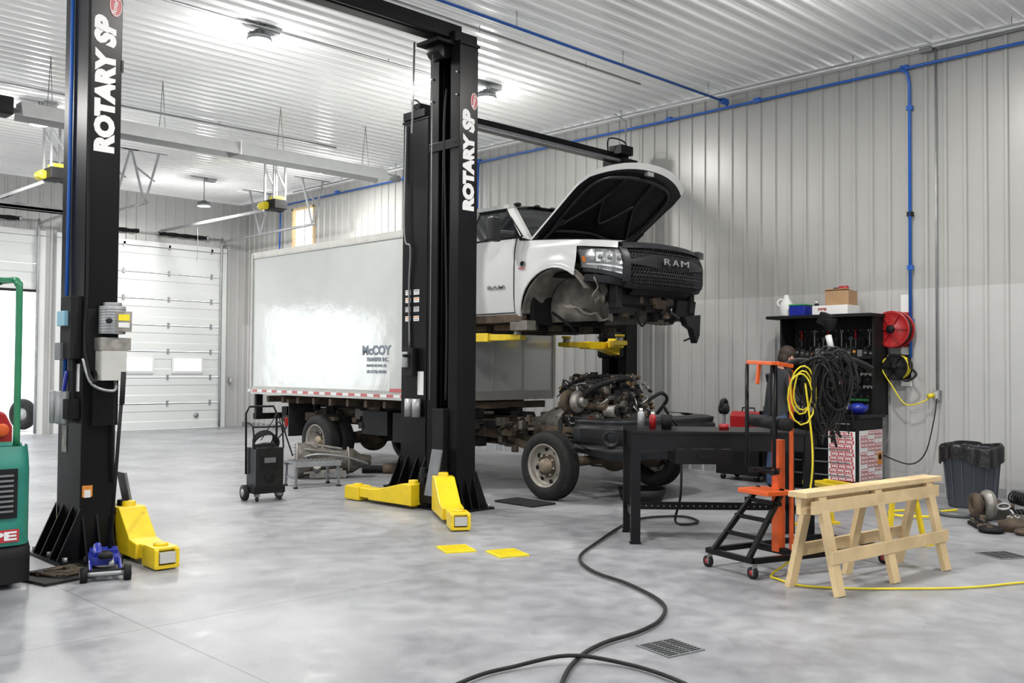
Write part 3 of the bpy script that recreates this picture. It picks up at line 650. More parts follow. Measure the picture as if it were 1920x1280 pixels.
tx('McCOY',yt,1.79,.68,.14,.045); tx('TRANSFER INC.',yt-.02,1.66,.52,.06,.03); tx('GRAND ISLAND, NE.',yt,1.57,.48,.045,.03); tx('US DOT# 452405',yt,1.485,.46,.05,.03)
b=B(); b.box((bx0-.02,2.75,bz0+.1),(.003,.28,.05),redstrip); b.done('maker_badge',cb)
b=B()
for s in (-1,1):
    f=lambda p,t:(s*.43+t,p[0],p[1])
    b.prism([(-.85,.62),(-.85,.82),(.9,.82),(1.6,.86),(6.6,.88),(6.6,.66),(1.6,.62),(.9,.56),(-.2,.5)],f,-.04,.04,rust)
for y in (-.7,.9,1.7,2.9,4.0,5.9,6.5): b.box((0,y,.72),(.86,.1,.14),rust)
for y in [2.2+.45*i for i in range(10)]: b.box((0,y,1.02),(2.3,.07,.1),rust)
for s in (-1,1): b.box((s*.45,4.3,.94),(.12,4.6,.1),blackm)
for i in range(50): b.box((random.choice((-1,-1,1))*random.uniform(.3,.62),random.uniform(.7,2.0),random.uniform(.5,.95)),(random.uniform(.04,.15),random.uniform(.05,.2),random.uniform(.03,.12)),random.choice((rust,rust,blackm,castd)))
for i in range(14): y=random.uniform(.6,1.8); b.tube([(-.48,y,.8),(-.55,y+.15,.65+.2*random.random()),(-.5,y+.35,.7)],.012,random.choice((blackm,rust)),n=5)
b.done('chassis_frame',K,bevel=.006)
b=B(); b.cyl((-1.0,0,.42),(1.0,0,.42),.06,rust); b.ball((.15,0,.42),(.2,.18,.17),rust)
for s in (-1,1):
    pts=[(s*.6+.07*math.cos(i*.7),.05+.07*math.sin(i*.7),.45+i*.0055) for i in range(60)]; b.tube(pts,.014,blackm,n=5,curve=False)
    b.cyl((s*.7,.2,.35),(s*.62,.22,.9),.03,blackm); b.bar((s*.6,.1,.4),(s*.5,1.1,.6),.07,.1,rust)
    b.cyl((s*.86,0,.42),(s*1.0,0,.42),.17,rust)
b.done('axle',K)
b=B(); b.cyl((-1.05,4.9,.42),(1.05,4.9,.42),.08,rust); b.ball((0,4.9,.42),(.25,.22,.22),rust)
for s in (-1,1):
    for k in range(4): b.tube([(s*.55,4.9-.75+.12*k,.62-.03*k),(s*.55,4.9,.5-.03*k),(s*.55,4.9+.75-.12*k,.62-.03*k)],.02,rust,n=5)
b.cyl((0,1.3,.6),(0,4.8,.45),.05,blackm); b.tube([(.3,.8,.55),(.35,1.6,.5),(.3,2.6,.5),(.2,3.6,.55)],.045,rust); 
b.done('axle',K)
b=B()
b.box((-.75,2.6,.70),(.5,1.0,.42),blackm); b.box((-.78,3.55,.74),(.4,.6,.35),blackm); b.cyl((-.7,5.7,.7),(-.7,6.3,.7),.14,rust)
for i in range(40):
    b.box((-.95+random.random()*.5,1.6+random.random()*4.6,.62+random.random()*.35),(.04+random.random()*.15,.06+random.random()*.25,.04+random.random()*.12),random.choice((rust,blackm,engm)))
for i in range(8):
    y=1.1+i*.5; b.tube([(-.55,y,.85),(-.6,y+.2,.65+.1*random.random()),(-.5,y+.5,.85)],.012,blackm,n=5)
b.done('undercarriage_box',K,bevel=.008)
B().box((.8,2.9,.7),(.45,1.3,.4),blackm).box((.8,2.9,.92),(.3,.1,.1),rust).done('undercarriage_box',K,bevel=.02)
b=B(); b.box((bx0+.1,6.62,.95),(.12,.06,.45),blackm); b.box((0,6.66,.72),(2.3,.1,.1),blackm); b.box((bx1-.1,6.62,.95),(.12,.06,.45),blackm); b.done('rear_bumper',K)
B().box((-.95,5.55,1.0),(.5,.04,.06),rust).box((-.9,5.6,.72),(.5,.02,.55),rubber).done('mud_flap',K)
def wheel(root,xo,y,s,R=.405,w=.235,dish=.1,nm='wheel'):
    o=bpy.data.objects.new(nm,None); COL.objects.link(o); o.parent=root; o.location=(xo,y,R)
    p0=(0,0,0);p1=(-s,0,0)
    b=B(); b.lathe([(.25,.025),(.27,.0),(.33,-.002),(.375,.012),(.398,.04),(.404,.07),(.405,w/2),(.404,w-.07),(.398,w-.04),(.375,w-.012),(.33,w),(.25,w-.02),(.25,.025)],p0,p1,rubber,40,unit=False)
    for h0 in (.05,.085,w/2,w-.085,w-.05): b.torus((-s*h0,0,0),.4035,.004,(1,0,0),blackm,n=40,k=5)
    b.torus((-s*.002,0,0),.30,.003,(1,0,0),rubber,n=40,k=5); b.torus((-s*.006,0,0),.35,.003,(1,0,0),rubber,n=40,k=5)
    b.done('tire',o)
    b=B(); b.lathe([(.255,.018),(.262,.008),(.25,.004),(.235,.02),(.225,.05),(.21,dish+.01),(.17,dish-.005),(.12,dish-.03),(.10,dish-.03),(.0,dish-.03)],p0,p1,rimm,36,unit=False)
    for k in range(8):
        t=k*math.pi/4+.2+math.pi/8; b.cyl((-s*(dish+.0),.188*math.cos(t),.188*math.sin(t)),(-s*(dish-.006),.188*math.cos(t),.188*math.sin(t)),.026,blackm,n=12)
    b.done('rim',o)
    b=B(); b.lathe([(.10,dish-.03),(.085,dish-.035),(.08,dish-.09),(.06,dish-.11),(0,dish-.115)],p0,p1,hubm,20,unit=False)
    b.lathe([(.14,dish-.028),(.14,dish-.034),(.08,dish-.036)],p0,p1,rust,20,unit=False)
    for k in range(8):
        t=k*math.pi/4+.2; b.cyl((-s*(dish-.03),.125*math.cos(t),.125*math.sin(t)),(-s*(dish-.065),.125*math.cos(t),.125*math.sin(t)),.014,rimm,n=6)
    b.done('hub',o)
wheel(K,-1.16,0,-1); wheel(K,1.12,0,1); wheel(K,-1.12,4.9,-1,dish=.15); wheel(K,-.86,4.9,-1); wheel(K,1.12,4.9,1,dish=.15); wheel(K,.86,4.9,1)
b=B()
def bp_(t,z,o=0):
    a=abs(t);s=1 if t>=0 else -1
    K_=[(0,0,-1.10),(.5,.62,-1.06),(.72,.88,-.98),(.82,1.0,-.84),(.9,1.04,-.66),(1,1.05,-.42)]
    for p,q in zip(K_,K_[1:]):
        if a<=q[0]: k=(a-p[0])/(q[0]-p[0]); return Vector((s*(p[1]+(q[1]-p[1])*k)*(1-o),(p[2]+(q[2]-p[2])*k)+o*1.,z))
prof=[(.02,.50),(-.03,.54),(-.05,.62),(-.0,.67),(-.0,.69),(-.045,.72),(-.05,.84),(-.045,.88),(-.01,.90),(-.03,.96),(.06,.98)]
def bf(u,v):
    t=u*2-1; i=v*(len(prof)-1);k=min(int(i),len(prof)-2);f_=i-k; o=prof[k][0]*(1-f_)+prof[k+1][0]*f_; z=prof[k][1]*(1-f_)+prof[k+1][1]*f_
    if abs(t)>.8: z=z if z>.6 else z+(abs(t)-.8)*.5
    p=bp_(t,z); sx=1 if t>0 else -1
    q=max(0,(abs(t)-.72)/.28)
    return p*1+Vector((-sx*o*q*1.0,o*(1-q),0))
b.grid(bf,44,20,plastic); b.grid(lambda u,v:bf(u,1)+Vector((0,.22*v,0)),44,1,plastic)
bm_=b.done('front_bumper',K,solid=.01)
for s in (-1,1):
    b=B(); p=bp_(s*.80,.76); d=Vector((s*.75,-.66,0)); b.lathe([(.09,-.02),(.09,.045),(.08,.05),(.065,.03),(0,.02)],p,p+d,plastic,24,unit=False); b.cyl(p+d*.02,p+d*.03,.04,blackm); b.done('fog_lamp',bm_)
B().box((0,-1.16,.72),(.55,.02,.18),blackm).done('plate_holder',bm_)
text('88',lett,(-.18,-1.175,.74),(1,0,0),(0,0,1),.12,.1,bm_)
# engine
e=B(); ex,ey=0.0,.1
e.box((ex,ey,.86),(.44,.85,.42),engm); e.box((ex,ey,1.12),(.36,.82,.14),castd); e.box((ex+.02,ey,1.23),(.30,.80,.10),blackm); e.box((ex+.04,ey,1.31),(.22,.74,.08),blackm); e.box((ex,ey,.60),(.3,.7,.16),engm)
for k in range(7): e.box((ex+.04,ey-.33+k*.11,1.36),(.20,.02,.025),blackm)
e.cyl((ex,ey-.44,.85),(ex,ey-.56,.85),.13,engm); e.cyl((ex-.2,ey-.44,1.05),(ex-.2,ey-.54,1.05),.075,castd); e.cyl((ex+.2,ey-.44,1.1),(ex+.2,ey-.54,1.1),.06,castd); e.cyl((ex,ey-.44,1.12),(ex,ey-.5,1.12),.1,castd)
e.torus((ex,ey-.53,1.0),.19,.012,(0,1,0),blackm,n=28,k=6); e.box((ex,ey-.44,.95),(.5,.05,.5),castd)
for k in range(6):
    y=ey-.34+k*.135; e.tube([(ex-.18,y,1.10),(ex-.27,y,1.12),(ex-.33,y,1.06)],.032,rust,n=10); e.box((ex+.24,y,1.05),(.1,.07,.07),castd); e.tube([(ex-.06,y,1.34),(ex-.14,y+.02,1.38),(ex-.22,y,1.25)],.008,silver,n=6)
    e.box((ex-.19,y+.06,1.18),(.05,.05,.08),castd)
e.tube([(ex-.35,ey-.38,1.05),(ex-.35,ey+.38,1.05)],.045,rust,n=12,curve=False)
e.tube([(ex-.28,ey-.36,1.24),(ex-.28,ey+.10,1.26),(ex-.24,ey+.42,1.22)],.05,castd,n=14)
for yy in (-.34,-.1,.12,.36): e.torus((ex-.28,ey+yy,1.245),.052,.008,(0,1,0),galv,n=20,k=6)
e.torus((ex-.46,ey-.02,1.10),.085,.05,(0,1,0),castal,n=24,k=10); e.cyl((ex-.46,ey-.14,1.10),(ex-.46,ey-.02,1.10),.06,castal); e.torus((ex-.44,ey+.16,1.10),.08,.055,(0,1,0),rust,n=24,k=10); e.cyl((ex-.45,ey+.0,1.1),(ex-.45,ey+.16,1.1),.05,engm)
e.cyl((ex-.33,ey-.28,.80),(ex-.33,ey-.48,.80),.09,castal,n=20); e.cyl((ex-.33,ey-.48,.80),(ex-.33,ey-.53,.80),.05,blackm)
e.cyl((ex-.30,ey-.34,1.0),(ex-.30,ey-.50,1.0),.07,castal,n=20); e.cyl((ex-.30,ey-.50,1.0),(ex-.30,ey-.52,1.0),.04,blackm)
for k in range(10): t=k*.628; e.box((ex-.33+.07*math.cos(t),ey-.49,.80+.07*math.sin(t)),(.012,.01,.03),blackm,Matrix.Rotation(-t,3,'Y'))
e.cyl((ex-.28,ey+.25,.62),(ex-.28,ey+.25,.88),.06,blackm,n=16); e.box((ex-.26,ey+.05,.78),(.12,.22,.24),engm); e.box((ex+.28,ey,.8),(.16,.5,.3),engm); e.box((ex-.27,ey-.1,.93),(.10,.3,.12),castd)
e.box((ex+.26,ey-.1,1.2),(.16,.5,.2),engm); e.box((ex+.14,ey-.28,1.37),(.22,.2,.08),castd); e.cyl((ex+.1,ey+.2,1.34),(ex+.1,ey+.2,1.44),.05,blackm)
e.tube([(ex-.46,ey-.12,1.16),(ex-.42,ey-.28,1.28),(ex-.2,ey-.42,1.36),(ex+.12,ey-.40,1.34),(ex+.28,ey-.2,1.22)],.036,blackm,n=12)
e.tube([(ex-.2,ey+.3,1.32),(ex,ey+.42,1.40),(ex+.25,ey+.3,1.3),(ex+.35,ey+.5,1.1)],.022,blackm,n=8)
e.tube([(ex-.34,ey+.40,1.2),(ex-.28,ey+.1,1.36),(ex-.15,ey-.2,1.40),(ex+.05,ey-.42,1.38),(ex+.2,ey-.5,1.2)],.016,blackm,n=8)
e.tube([(ex+.3,ey-.5,1.1),(ex+.45,ey-.6,1.2),(ex+.55,ey-.62,1.12),(ex+.5,ey-.5,.95)],.022,blackm,n=8)
e.cyl((ex,ey+.43,.85),(ex,ey+.52,.85),.27,castal,n=28); e.lathe([(.26,0),(.2,.3),(.13,.6),(.12,1.0),(.0,1.0)],(ex,ey+.52,.82),(ex,ey+1.35,.72),castal,24)
for i in range(230):
    q=i%3
    if q==0: x_=ex-.22-random.random()*.14; y_=ey-.45+random.random()*.88; z_=.68+random.random()*.64
    elif q==1: x_=ex-.26+random.random()*.52; y_=ey-.43+random.random()*.86; z_=1.27+random.random()*.11
    else: x_=ex-.34+random.random()*.70; y_=ey-.47-random.random()*.06; z_=.68+random.random()*.66
    m_=random.choice((engm,engm,castd,blackm,rust,rust,castal,brass))
    if i%2: e.box((x_,y_,z_),(random.uniform(.02,.07),random.uniform(.02,.08),random.uniform(.02,.06)),m_)
    else: e.cyl((x_,y_,z_),(x_-(.05 if q==0 else 0),y_-(.05 if q==2 else 0),z_+(.05 if q==1 else 0)),random.uniform(.010,.026),m_,n=8)
for i in range(130):
    q=i%3; y_=ey-.45+random.random()*.7
    if q==0: x_=ex-.30-random.random()*.08; z_=.75+random.random()*.55; pts=[(x_,y_,z_),(x_-.03,y_+random.uniform(.05,.12),z_+random.uniform(-.06,.06)),(x_,y_+random.uniform(.14,.26),z_+random.uniform(-.12,.1))]
    elif q==1: x_=ex-.22+random.random()*.44; z_=1.36; pts=[(x_,y_,z_-.03),(x_+random.uniform(-.06,.06),y_+.1,z_+random.uniform(0,.07)),(x_+random.uniform(-.12,.12),y_+random.uniform(.15,.25),z_-.04)]
    else: x_=ex-.34+random.random()*.6; z_=.75+random.random()*.5; pts=[(x_,ey-.50,z_),(x_+random.uniform(-.05,.1),ey-.56,z_-.06),(x_+random.uniform(-.1,.15),ey-.5,z_-.15)]
    e.tube(pts,random.uniform(.005,.012),random.choice((blackm,blackm,engm,galv,rubber)),n=5,seg=4)
e.box((ex-.40,ey-.18,.9),(.03,.07,.04),red)
for v in e.V: v.z=.5+(v.z-.5)*1.07
e.done('engine',K,bevel=.004)

# ---------------------------------------------------------------- items around
b=B(); b.box((0,0,.012),(.38,.62,.024),rubber); b.done('rubber_mat',loc=(7.92,7.83,0),label="black rubber mat lying beside the truck wheel",cat='mat',bevel=.006)
b=B(); b.lathe([(0,.02),(.22,.02),(.27,.14),(.29,.14),(.24,0),(0,0)],(0,0,0),(0,0,1),blackm,28,unit=False); b.done('drain_pan',loc=(9.15,7.1,0),label="round black oil drain pan under the engine",cat='drain pan')
r=thing('battery_charger',"black wheeled battery charger with tall handle and coiled leads",'battery charger',(5.86,10.05,0),rad(-6))
b=B(); b.box((0,0,.35),(.34,.26,.52),plastic); b.ball((0,0,.58),(.17,.13,.09),plastic,20,10); b.box((0,0,.13),(.38,.28,.08),blackm); b.box((0,-.132,.44),(.22,.01,.16),blackm); b.box((0,-.139,.47),(.14,.006,.06),greyp); b.cyl((0,-.13,.27),(0,-.15,.27),.06,blackm,n=20); b.done('housing',r,bevel=.05)
b=B(); b.tube([(-.19,.1,.3),(-.19,.12,1.0),(-.15,.12,1.08),(.15,.12,1.08),(.19,.12,1.0),(.19,.1,.3)],.013,blackm,curve=False); b.tube([(-.18,-.05,.85),(.18,-.05,.85)],.01,blackm,curve=False); b.tube([(-.19,.12,.9),(-.18,-.05,.85),(-.18,-.1,.6)],.01,blackm); b.tube([(.19,.12,.9),(.18,-.05,.85),(.18,-.1,.6)],.01,blackm); b.done('handle',r)
for s in (-1,1):
    b=B(); b.cyl((s*.19,.08,.09),(s*.235,.08,.09),.09,rubber,n=24); b.cyl((s*.236,.08,.09),(s*.24,.08,.09),.045,galv); b.done('wheel',r)
    b=B(); b.cyl((s*.13,-.1,.03),(s*.15,-.1,.03),.03,rubber); b.box((s*.14,-.1,.08),(.05,.05,.05),greyp); b.done('caster',r)
b=B()
for k in range(5): b.torus((0,-.02+.02*k,.64+.015*k),.15-.008*k,.011,(0.1,.8,.5),rubber,n=24,k=6)
b.tube([(.1,-.1,.7),(.24,-.05,.85),(.2,.0,.95),(.22,-.05,.78),(.3,-.1,.5)],.009,rubber); b.tube([(-.1,-.1,.7),(0,-.16,.9),(.1,-.1,1.0),(.16,-.1,.8)],.006,rubber); b.box((.23,-.06,.9),(.03,.02,.10),red); b.done('cable',r)
r=thing('step_platform',"low grey steel work platform with perforated top and thin legs",'step stool',(7.0,10.82,0),rad(-12))
b=B(); b.box((0,0,.32),(.62,.42,.025),greyp); b.box((0,-.21,.30),(.62,.015,.06),galv); b.box((0,.21,.30),(.62,.015,.06),galv)
for i in range(9):
    for j in range(5): b.cyl((-.26+i*.065,-.15+j*.075,.333),(-.26+i*.065,-.15+j*.075,.337),.018,blackm,n=8,smooth=False)
b.done('platform_top',r)
for x in (-.28,.28):
    for y in (-.18,.18):
        b=B(); b.bar((x,y,.31),(x*1.04,y*1.05,.02),.03,.03,greyp); b.cyl((x*1.04,y*1.05,0),(x*1.04,y*1.05,.02),.03,blackm); b.done('leg',r)
for x in (-.28,.28): B().bar((x,-.18,.12),(x,.18,.12),.025,.025,greyp).done('brace',r)
b=B(); b.lathe([(0,0),(.2,0),(.245,.03),(.245,.1),(.21,.2),(.16,.35),(.15,.7),(.18,.72),(.17,.8),(.1,.9),(.08,1.05),(0,1.05)],(-.5,0,.25),(.6,.05,.22),castd,24,unit=False)
for k in range(12): t=k*.5236; b.cyl((-.49,.225*math.cos(t),.25+.225*math.sin(t)),(-.52,.225*math.cos(t),.25+.225*math.sin(t)),.014,galv,n=6)
for k in range(8): t=k*.785; b.bar((-.38,.235*math.cos(t),.25+.235*math.sin(t)),(.15,.16*math.cos(t),.24+.16*math.sin(t)),.02,.03,castal)
b.torus((-.47,0,.25),.235,.015,(1,0,0),castal,n=30,k=6); b.torus((.23,.02,.235),.18,.015,(1,.05,0),castal,n=30,k=6)
b.box((-.05,0,.06),(.5,.32,.10),castal); b.tube([(-.4,-.2,.3),(-.2,-.26,.35),(.2,-.2,.3),(.5,-.12,.2)],.014,galv); b.cyl((-.2,-.12,.12),(-.2,-.24,.2),.06,castal)
b.done('transmission',loc=(7.72,11.45,0),rot=rad(-32),label="dirty cast-aluminium transmission case lying on the floor",cat='gearbox',bevel=.005)
b=B(); b.tube([(0,0,.06),(.5,-.1,.06),(.9,-.3,.07),(1.1,-.35,.06)],.055,blackm,n=12); b.cyl((.3,-.06,.06),(.6,-.15,.06),.09,rust); b.done('exhaust_pipe',loc=(8.35,11.6,0),rot=rad(-25),label="short dark exhaust pipe with muffler on the floor",cat='exhaust pipe')
b=B(); b.tube([(0,0,.02),(.1,.05,.1),(.18,.0,.02)],.012,blackm); b.box((0,0,.02),(.08,.05,.03),greyp); b.done('loose_bracket',loc=(7.75,9.3,0),label="small dark metal bracket lying on the concrete",cat='car part')
for i,(x,y,a_) in enumerate(((5.47,6.23,-.12),(5.66,5.80,-.05))):
    b=B(); b.box((0,0,.006),(.27,.30,.012),yellow2)
    for k in range(6): b.box((0,-.12+k*.048,.016),(.24,.008,.008),yellow2)
    b.done('yellow_tray',loc=(x,y,0),rot=a_-.3,label="flat yellow ribbed tray lying on the concrete floor",cat='tray',group='yellow trays on the floor')
def drain(loc,rot,sz):
    b=B(); b.box((0,0,.003),(sz,sz,.006),greyp)
    for i in range(3):
        for k in range(9): b.box((-sz*.31+i*sz*.31,-sz*.4+k*sz*.1,.0065),(sz*.26,sz*.045,.003),blackm)
    b.done('floor_drain',loc=loc,rot=rot,label="square slotted metal drain grate set in the concrete",cat='floor drain',group='floor drains')
drain((4.43,3.235,0),rad(-11),.27); drain((8.7,2.93,0),rad(-30),.30)
b=B(); b.tube([(8.05,5.75,.72),(8.0,5.72,.3),(8.02,5.8,.03),(7.95,5.62,.02),(8.2,5.65,.02),(8.35,5.95,.02),(8.0,6.15,.02),(7.5,6.03,.02),(6.56,5.58,.02),(5.94,5.24,.02),(5.60,4.81,.02),(5.45,4.34,.02),(5.18,3.85,.02),(4.85,3.61,.02),(4.52,3.52,.02),(4.18,3.51,.02),(3.87,3.42,.02),(3.5,3.2,.02),(2.9,2.7,.02)],.0125,rubber,n=8)
b.done('air_hose',label="long black rubber hose snaking across the concrete floor",cat='hose')
b=B(); b.tube([(2.6,3.4,.02),(3.22,3.56,.02),(3.52,3.55,.02),(3.80,3.43,.045),(3.97,3.22,.02),(3.96,2.88,.02),(3.8,2.4,.02)],.011,rubber,n=8); b.done('air_hose',label="black rubber hose crossing another hose on the floor",cat='hose')
b=B(); b.tube([(6.88,3.75,1.45),(6.9,3.70,.9),(6.85,3.72,.5),(6.7,3.75,.15),(6.5,3.82,.02),(6.42,3.72,.012),(6.35,3.5,.012),(6.50,3.25,.012),(6.69,3.05,.012),(7.13,2.68,.012),(7.66,2.43,.012),(8.4,2.1,.012)],.008,yellow2,n=7); b.done('extension_cord',label="yellow extension cord trailing from the stand over the floor",cat='cord')
r=thing('sawhorse',"pale pine homemade sawhorse with three pairs of splayed legs",'sawhorse',(6.25,3.37,0),rad(-6))
b=B(); b.box((.76,0,.69),(1.83,.15,.04),pine); b.box((.76,0,.61),(1.80,.04,.12),pine); b.done('top_beam',r,bevel=.004)
b=B(); b.box((.76,-.075,.60),(1.7,.025,.09),pine); b.done('side_rail',r,bevel=.003)
for x in (.05,.76,1.50):
    for s in (-1,1):
        b=B(); b.bar((x,s*.045,.67),(x+.0,s*.20,.0),.09,.04,pine,up=(0,1,0)); b.done('leg',r,bevel=.003)
b=B(); b.bar((.0,-.165,.26),(1.58,-.165,.26),.03,.09,pine); b.done('stretcher',r,bevel=.003)
b=B(); b.box((.76,.165,.26),(1.45,.03,.09),pine); b.done('stretcher',r,bevel=.003)
r=thing('work_table',"black steel work table with drawer and perforated lower rail",'table',(6.84,5.38,0),rad(-45))
b=B(); b.box((.77,.32,.985),(1.62,.72,.03),black); b.done('table_top',r,bevel=.004)
b=B(); b.box((.77,-.0,.90),(1.54,.04,.15),black); b.box((.77,.62,.90),(1.54,.04,.15),black); b.box((0,.31,.90),(.04,.62,.15),black); b.box((1.54,.31,.9),(.04,.62,.15),black); b.done('apron',r)
for x in (.0,1.54):
    for y in (.0,.62):
        b=B(); b.prism([(-.035,-.035),(.035,-.035),(.035,-.025),(-.025,-.025),(-.025,.035),(-.035,.035)],lambda p,t:(x+p[0]*1.2,y+p[1],t),0,.97,black)
        b.box((x,y,.005),(.1,.09,.01),black); b.done('leg',r)
b=B(); b.box((.77,.62,.25),(1.54,.03,.07),black)
for k in range(26): b.cyl((.06+k*.057,.603,.25),(.06+k*.057,.600,.25),.009,greyp,n=6,smooth=False)
b.box((0,.31,.25),(.03,.62,.07),black); b.box((1.54,.31,.25),(.03,.62,.07),black); b.done('lower_rail',r)
b=B(); b.box((.60,.2,.78),(.5,.5,.14),black); d_=b.done('drawer',r,bevel=.006)
B().box((.60,-.06,.78),(.12,.02,.02),blackm).done('handle',d_)
def onT(lx,ly): 
    c=math.cos(rad(-45));s=math.sin(rad(-45)); return (6.84+lx*c-ly*s,5.38+lx*s+ly*c,1.0)
def spray(loc,m,label,h=.2,rr=.032):
    r=thing('spray_can',label,'spray can',loc)
    B().lathe([(0,0),(rr,0),(rr,h*.78),(rr*.7,h*.84),(rr*.5,h*.86),(0,h*.86)],(0,0,0),(0,0,1),m,18,unit=False).done('can_body',r)
    B().cyl((0,0,h*.84),(0,0,h),rr*.5,lett,n=12).done('spray_cap',r)
spray(onT(.08,.25),galv,"silver and red spray can on the black table",.19); spray(onT(.2,.35),red,"red labelled spray can on the black table",.15)
b=B(); b.lathe([(0,0),(.045,0),(.055,.13),(.05,.13),(.042,.01),(0,.01)],(0,0,0),(0,0,1),blackm,18,unit=False); b.done('cup',loc=onT(.32,.3),label="dark metal cup standing on the table",cat='cup')
b=B(); b.cyl((0,0,0),(0,0,.05),.045,red,n=20); b.bar((0,0,.05),(0,0,.19),.03,.02,greyp); b.cyl((0,-.03,.19),(0,.03,.19),.05,blackm,n=20); b.torus((0,0,.23),.04,.02,(0,1,0),blackm,n=16,k=8); b.done('piston',loc=onT(.85,.3),label="dark engine piston and rod standing on the table",cat='car part')
b=B(); b.tube([(0,0,.02),(.06,.05,.06),(.02,.1,.16),(-.06,.04,.2),(-.02,0,.08),(.1,.02,.02)],.008,blackm); b.done('small_cable',loc=onT(.4,.45),label="short coiled black lead lying on the table",cat='cable')
r=thing('engine_stand',"black and orange wheeled steel stand hung with hoses",'engine stand',(6.4,4.12,0),math.atan2(-.37,1.32))
b=B(); b.bar((0,-.26,.13),(0,.26,.13),.04,.04,black); b.bar((0,-.25,.13),(1.35,-.3,.13),.04,.04,black); b.bar((0,.25,.13),(1.35,.3,.13),.04,.04,black); b.bar((1.35,-.32,.13),(1.35,.32,.13),.04,.04,black); b.bar((.5,-.26,.13),(.5,.26,.13),.05,.05,black)
for s in (-1,1): b.bar((0,s*.2,.13),(.42,s*.13,.62),.035,.035,black)
for t in (.3,.55,.8): b.bar((.42*t,-.19,.13+.49*t),(.42*t,.19,.13+.49*t),.03,.03,black)
b.tube([(.30,-.16,1.60),(.30,-.16,.80),(.34,-.16,.76),(.34,.14,.76),(.30,.14,.80),(.30,.14,1.60)],.016,black,curve=False)
b.bar((.5,.05,.95),(.5,.05,1.62),.04,.04,black); b.bar((.3,.12,.76),(.5,0,.76),.04,.04,black); b.bar((.3,-.14,.76),(.5,0,.76),.04,.04,black)
b.done('frame',r)
b=B(); b.bar((.5,0,.12),(.5,0,1.0),.075,.075,orange); b.box((.36,0,.60),(.26,.34,.035),orange); b.bar((.27,-.19,1.60),(.30,.12,1.61),.045,.028,orange); b.bar((.30,-.19,1.60),(.48,-.17,1.58),.03,.03,orange); b.bar((.5,-.14,.1),(.5,-.14,1.55),.026,.026,orange); b.bar((.28,-.02,1.6),(.26,-.02,1.44),.03,.02,orange); b.done('mast',r,bevel=.004)
b=B(); b.cyl((.38,-.24,1.13),(.38,.2,1.15),.05,blackm,n=20); b.done('roller',r)
for x,y in ((0,-.25),(0,.25),(1.35,-.3),(1.35,.3)):
    b=B(); b.cyl((x-.015,y,.045),(x+.015,y,.045),.045,rubber,n=20); b.cyl((x-.018,y,.045),(x+.018,y,.045),.02,red,n=12); b.box((x,y-.022,.07),(.05,.005,.08),galv); b.box((x,y,.108),(.06,.06,.008),galv); b.done('caster',r)
def coil(name,label,c,R,rr,m,n,ax,cat,ell=1.3,spread=.03,jit=.12):
    b=B(); ax=Vector(ax).normalized(); a_=ax.cross(Vector((0,0,1))).normalized(); pts=[]
    for i in range(n*16+1):
        t=i/16*2*math.pi; k=1+jit*math.sin(i*.37+n)+jit*.6*math.sin(i*.13+2*n); pts.append(ax*(spread*(i/16-n/2)+.01*math.sin(i*.9))+a_*R*k*math.cos(t)+Vector((0,0,1))*(R*k*ell*math.sin(t)+.03*math.sin(i*.05)))
    b.tube(pts,rr,m,n=6,curve=False); return b.done(name,loc=c,label=label,cat=cat)
coil('extension_cord',"yellow extension cord coiled and hung on the stand",(6.83,3.77,1.40),.085,.007,yellow2,3,(.7,.7,.1),'cord',2.1,.02,.4)
coil('air_hose',"black hose coiled and hung beside the stand",(7.08,3.60,1.40),.11,.010,rubber,7,(.8,.6,.1),'hose',2.0,.022,.3)
coil('cable_coil',"thin black cable looped over the stand",(6.98,3.66,1.30),.11,.006,rubber,8,(.6,.8,0),'cable',2.6,.02,.35)
b=B(); b.tube([(-.2,.15,0.02),(-.1,.1,.06),(.05,0,.05),(.2,-.1,.08),(.32,-.16,.05),(.42,-.2,-.0)],.026,blackm,n=12); b.tube([(.0,.05,.05),(.0,0,-.3),(.02,0,-.55)],.014,blackm,n=8); b.tube([(-.2,.1,0),(-.15,.05,-.2),(0,.0,-.3)],.014,rubber)
for i in range(26): b.tube([(random.uniform(-.15,.3),random.uniform(-.15,.1),.04),(random.uniform(-.15,.35),random.uniform(-.2,.1),random.uniform(-.25,.1)),(random.uniform(-.1,.3),random.uniform(-.2,.05),random.uniform(-.65,-.1))],random.choice((.005,.007,.010)),rubber,n=6)
b.done('rubber_duct',loc=(7.0,3.72,1.56),rot=rad(-10),label="bent black rubber duct draped across the top of the stand",cat='duct')
r=thing('steel_trestle',"low yellow steel trestle frame standing behind the sawhorse",'trestle',(8.75,4.25,0),math.atan2(-1.2,-.55))
b=B(); b.bar((-.65,-.1,.43),(.65,-.1,.43),.04,.04,yellow); b.bar((-.65,.15,.43),(.65,.15,.43),.04,.04,yellow); b.bar((-.6,-.1,.43),(-.6,.15,.43),.03,.03,yellow); b.bar((.6,-.1,.43),(.6,.15,.43),.03,.03,yellow); b.done('top_rail',r)
for x in (-.6,.6):
    for y in (-.1,.15):
        b=B(); b.bar((x,y,.43),(x*1.05,y+(y-.02)*.6,.0),.035,.035,yellow); b.box((x*1.05,y+(y-.02)*.6,.01),(.12,.1,.02),yellow); b.done('leg',r)
r=thing('trash_can',"grey plastic trash can lined with a black bag",'trash can',(11.55,4.22,0))
b=B(); b.lathe([(0,0),(.24,0),(.25,.03),(.30,.62),(.32,.63),(.32,.68),(.30,.68),(.28,.6),(.23,.05),(0,.04)],(0,0,0),(0,0,1),canp,28,unit=False)
for k in range(14): t=k*.449; b.bar((.255*math.cos(t),.255*math.sin(t),.06),(.30*math.cos(t),.30*math.sin(t),.58),.012,.012,canp)
b.done('can_body',r)
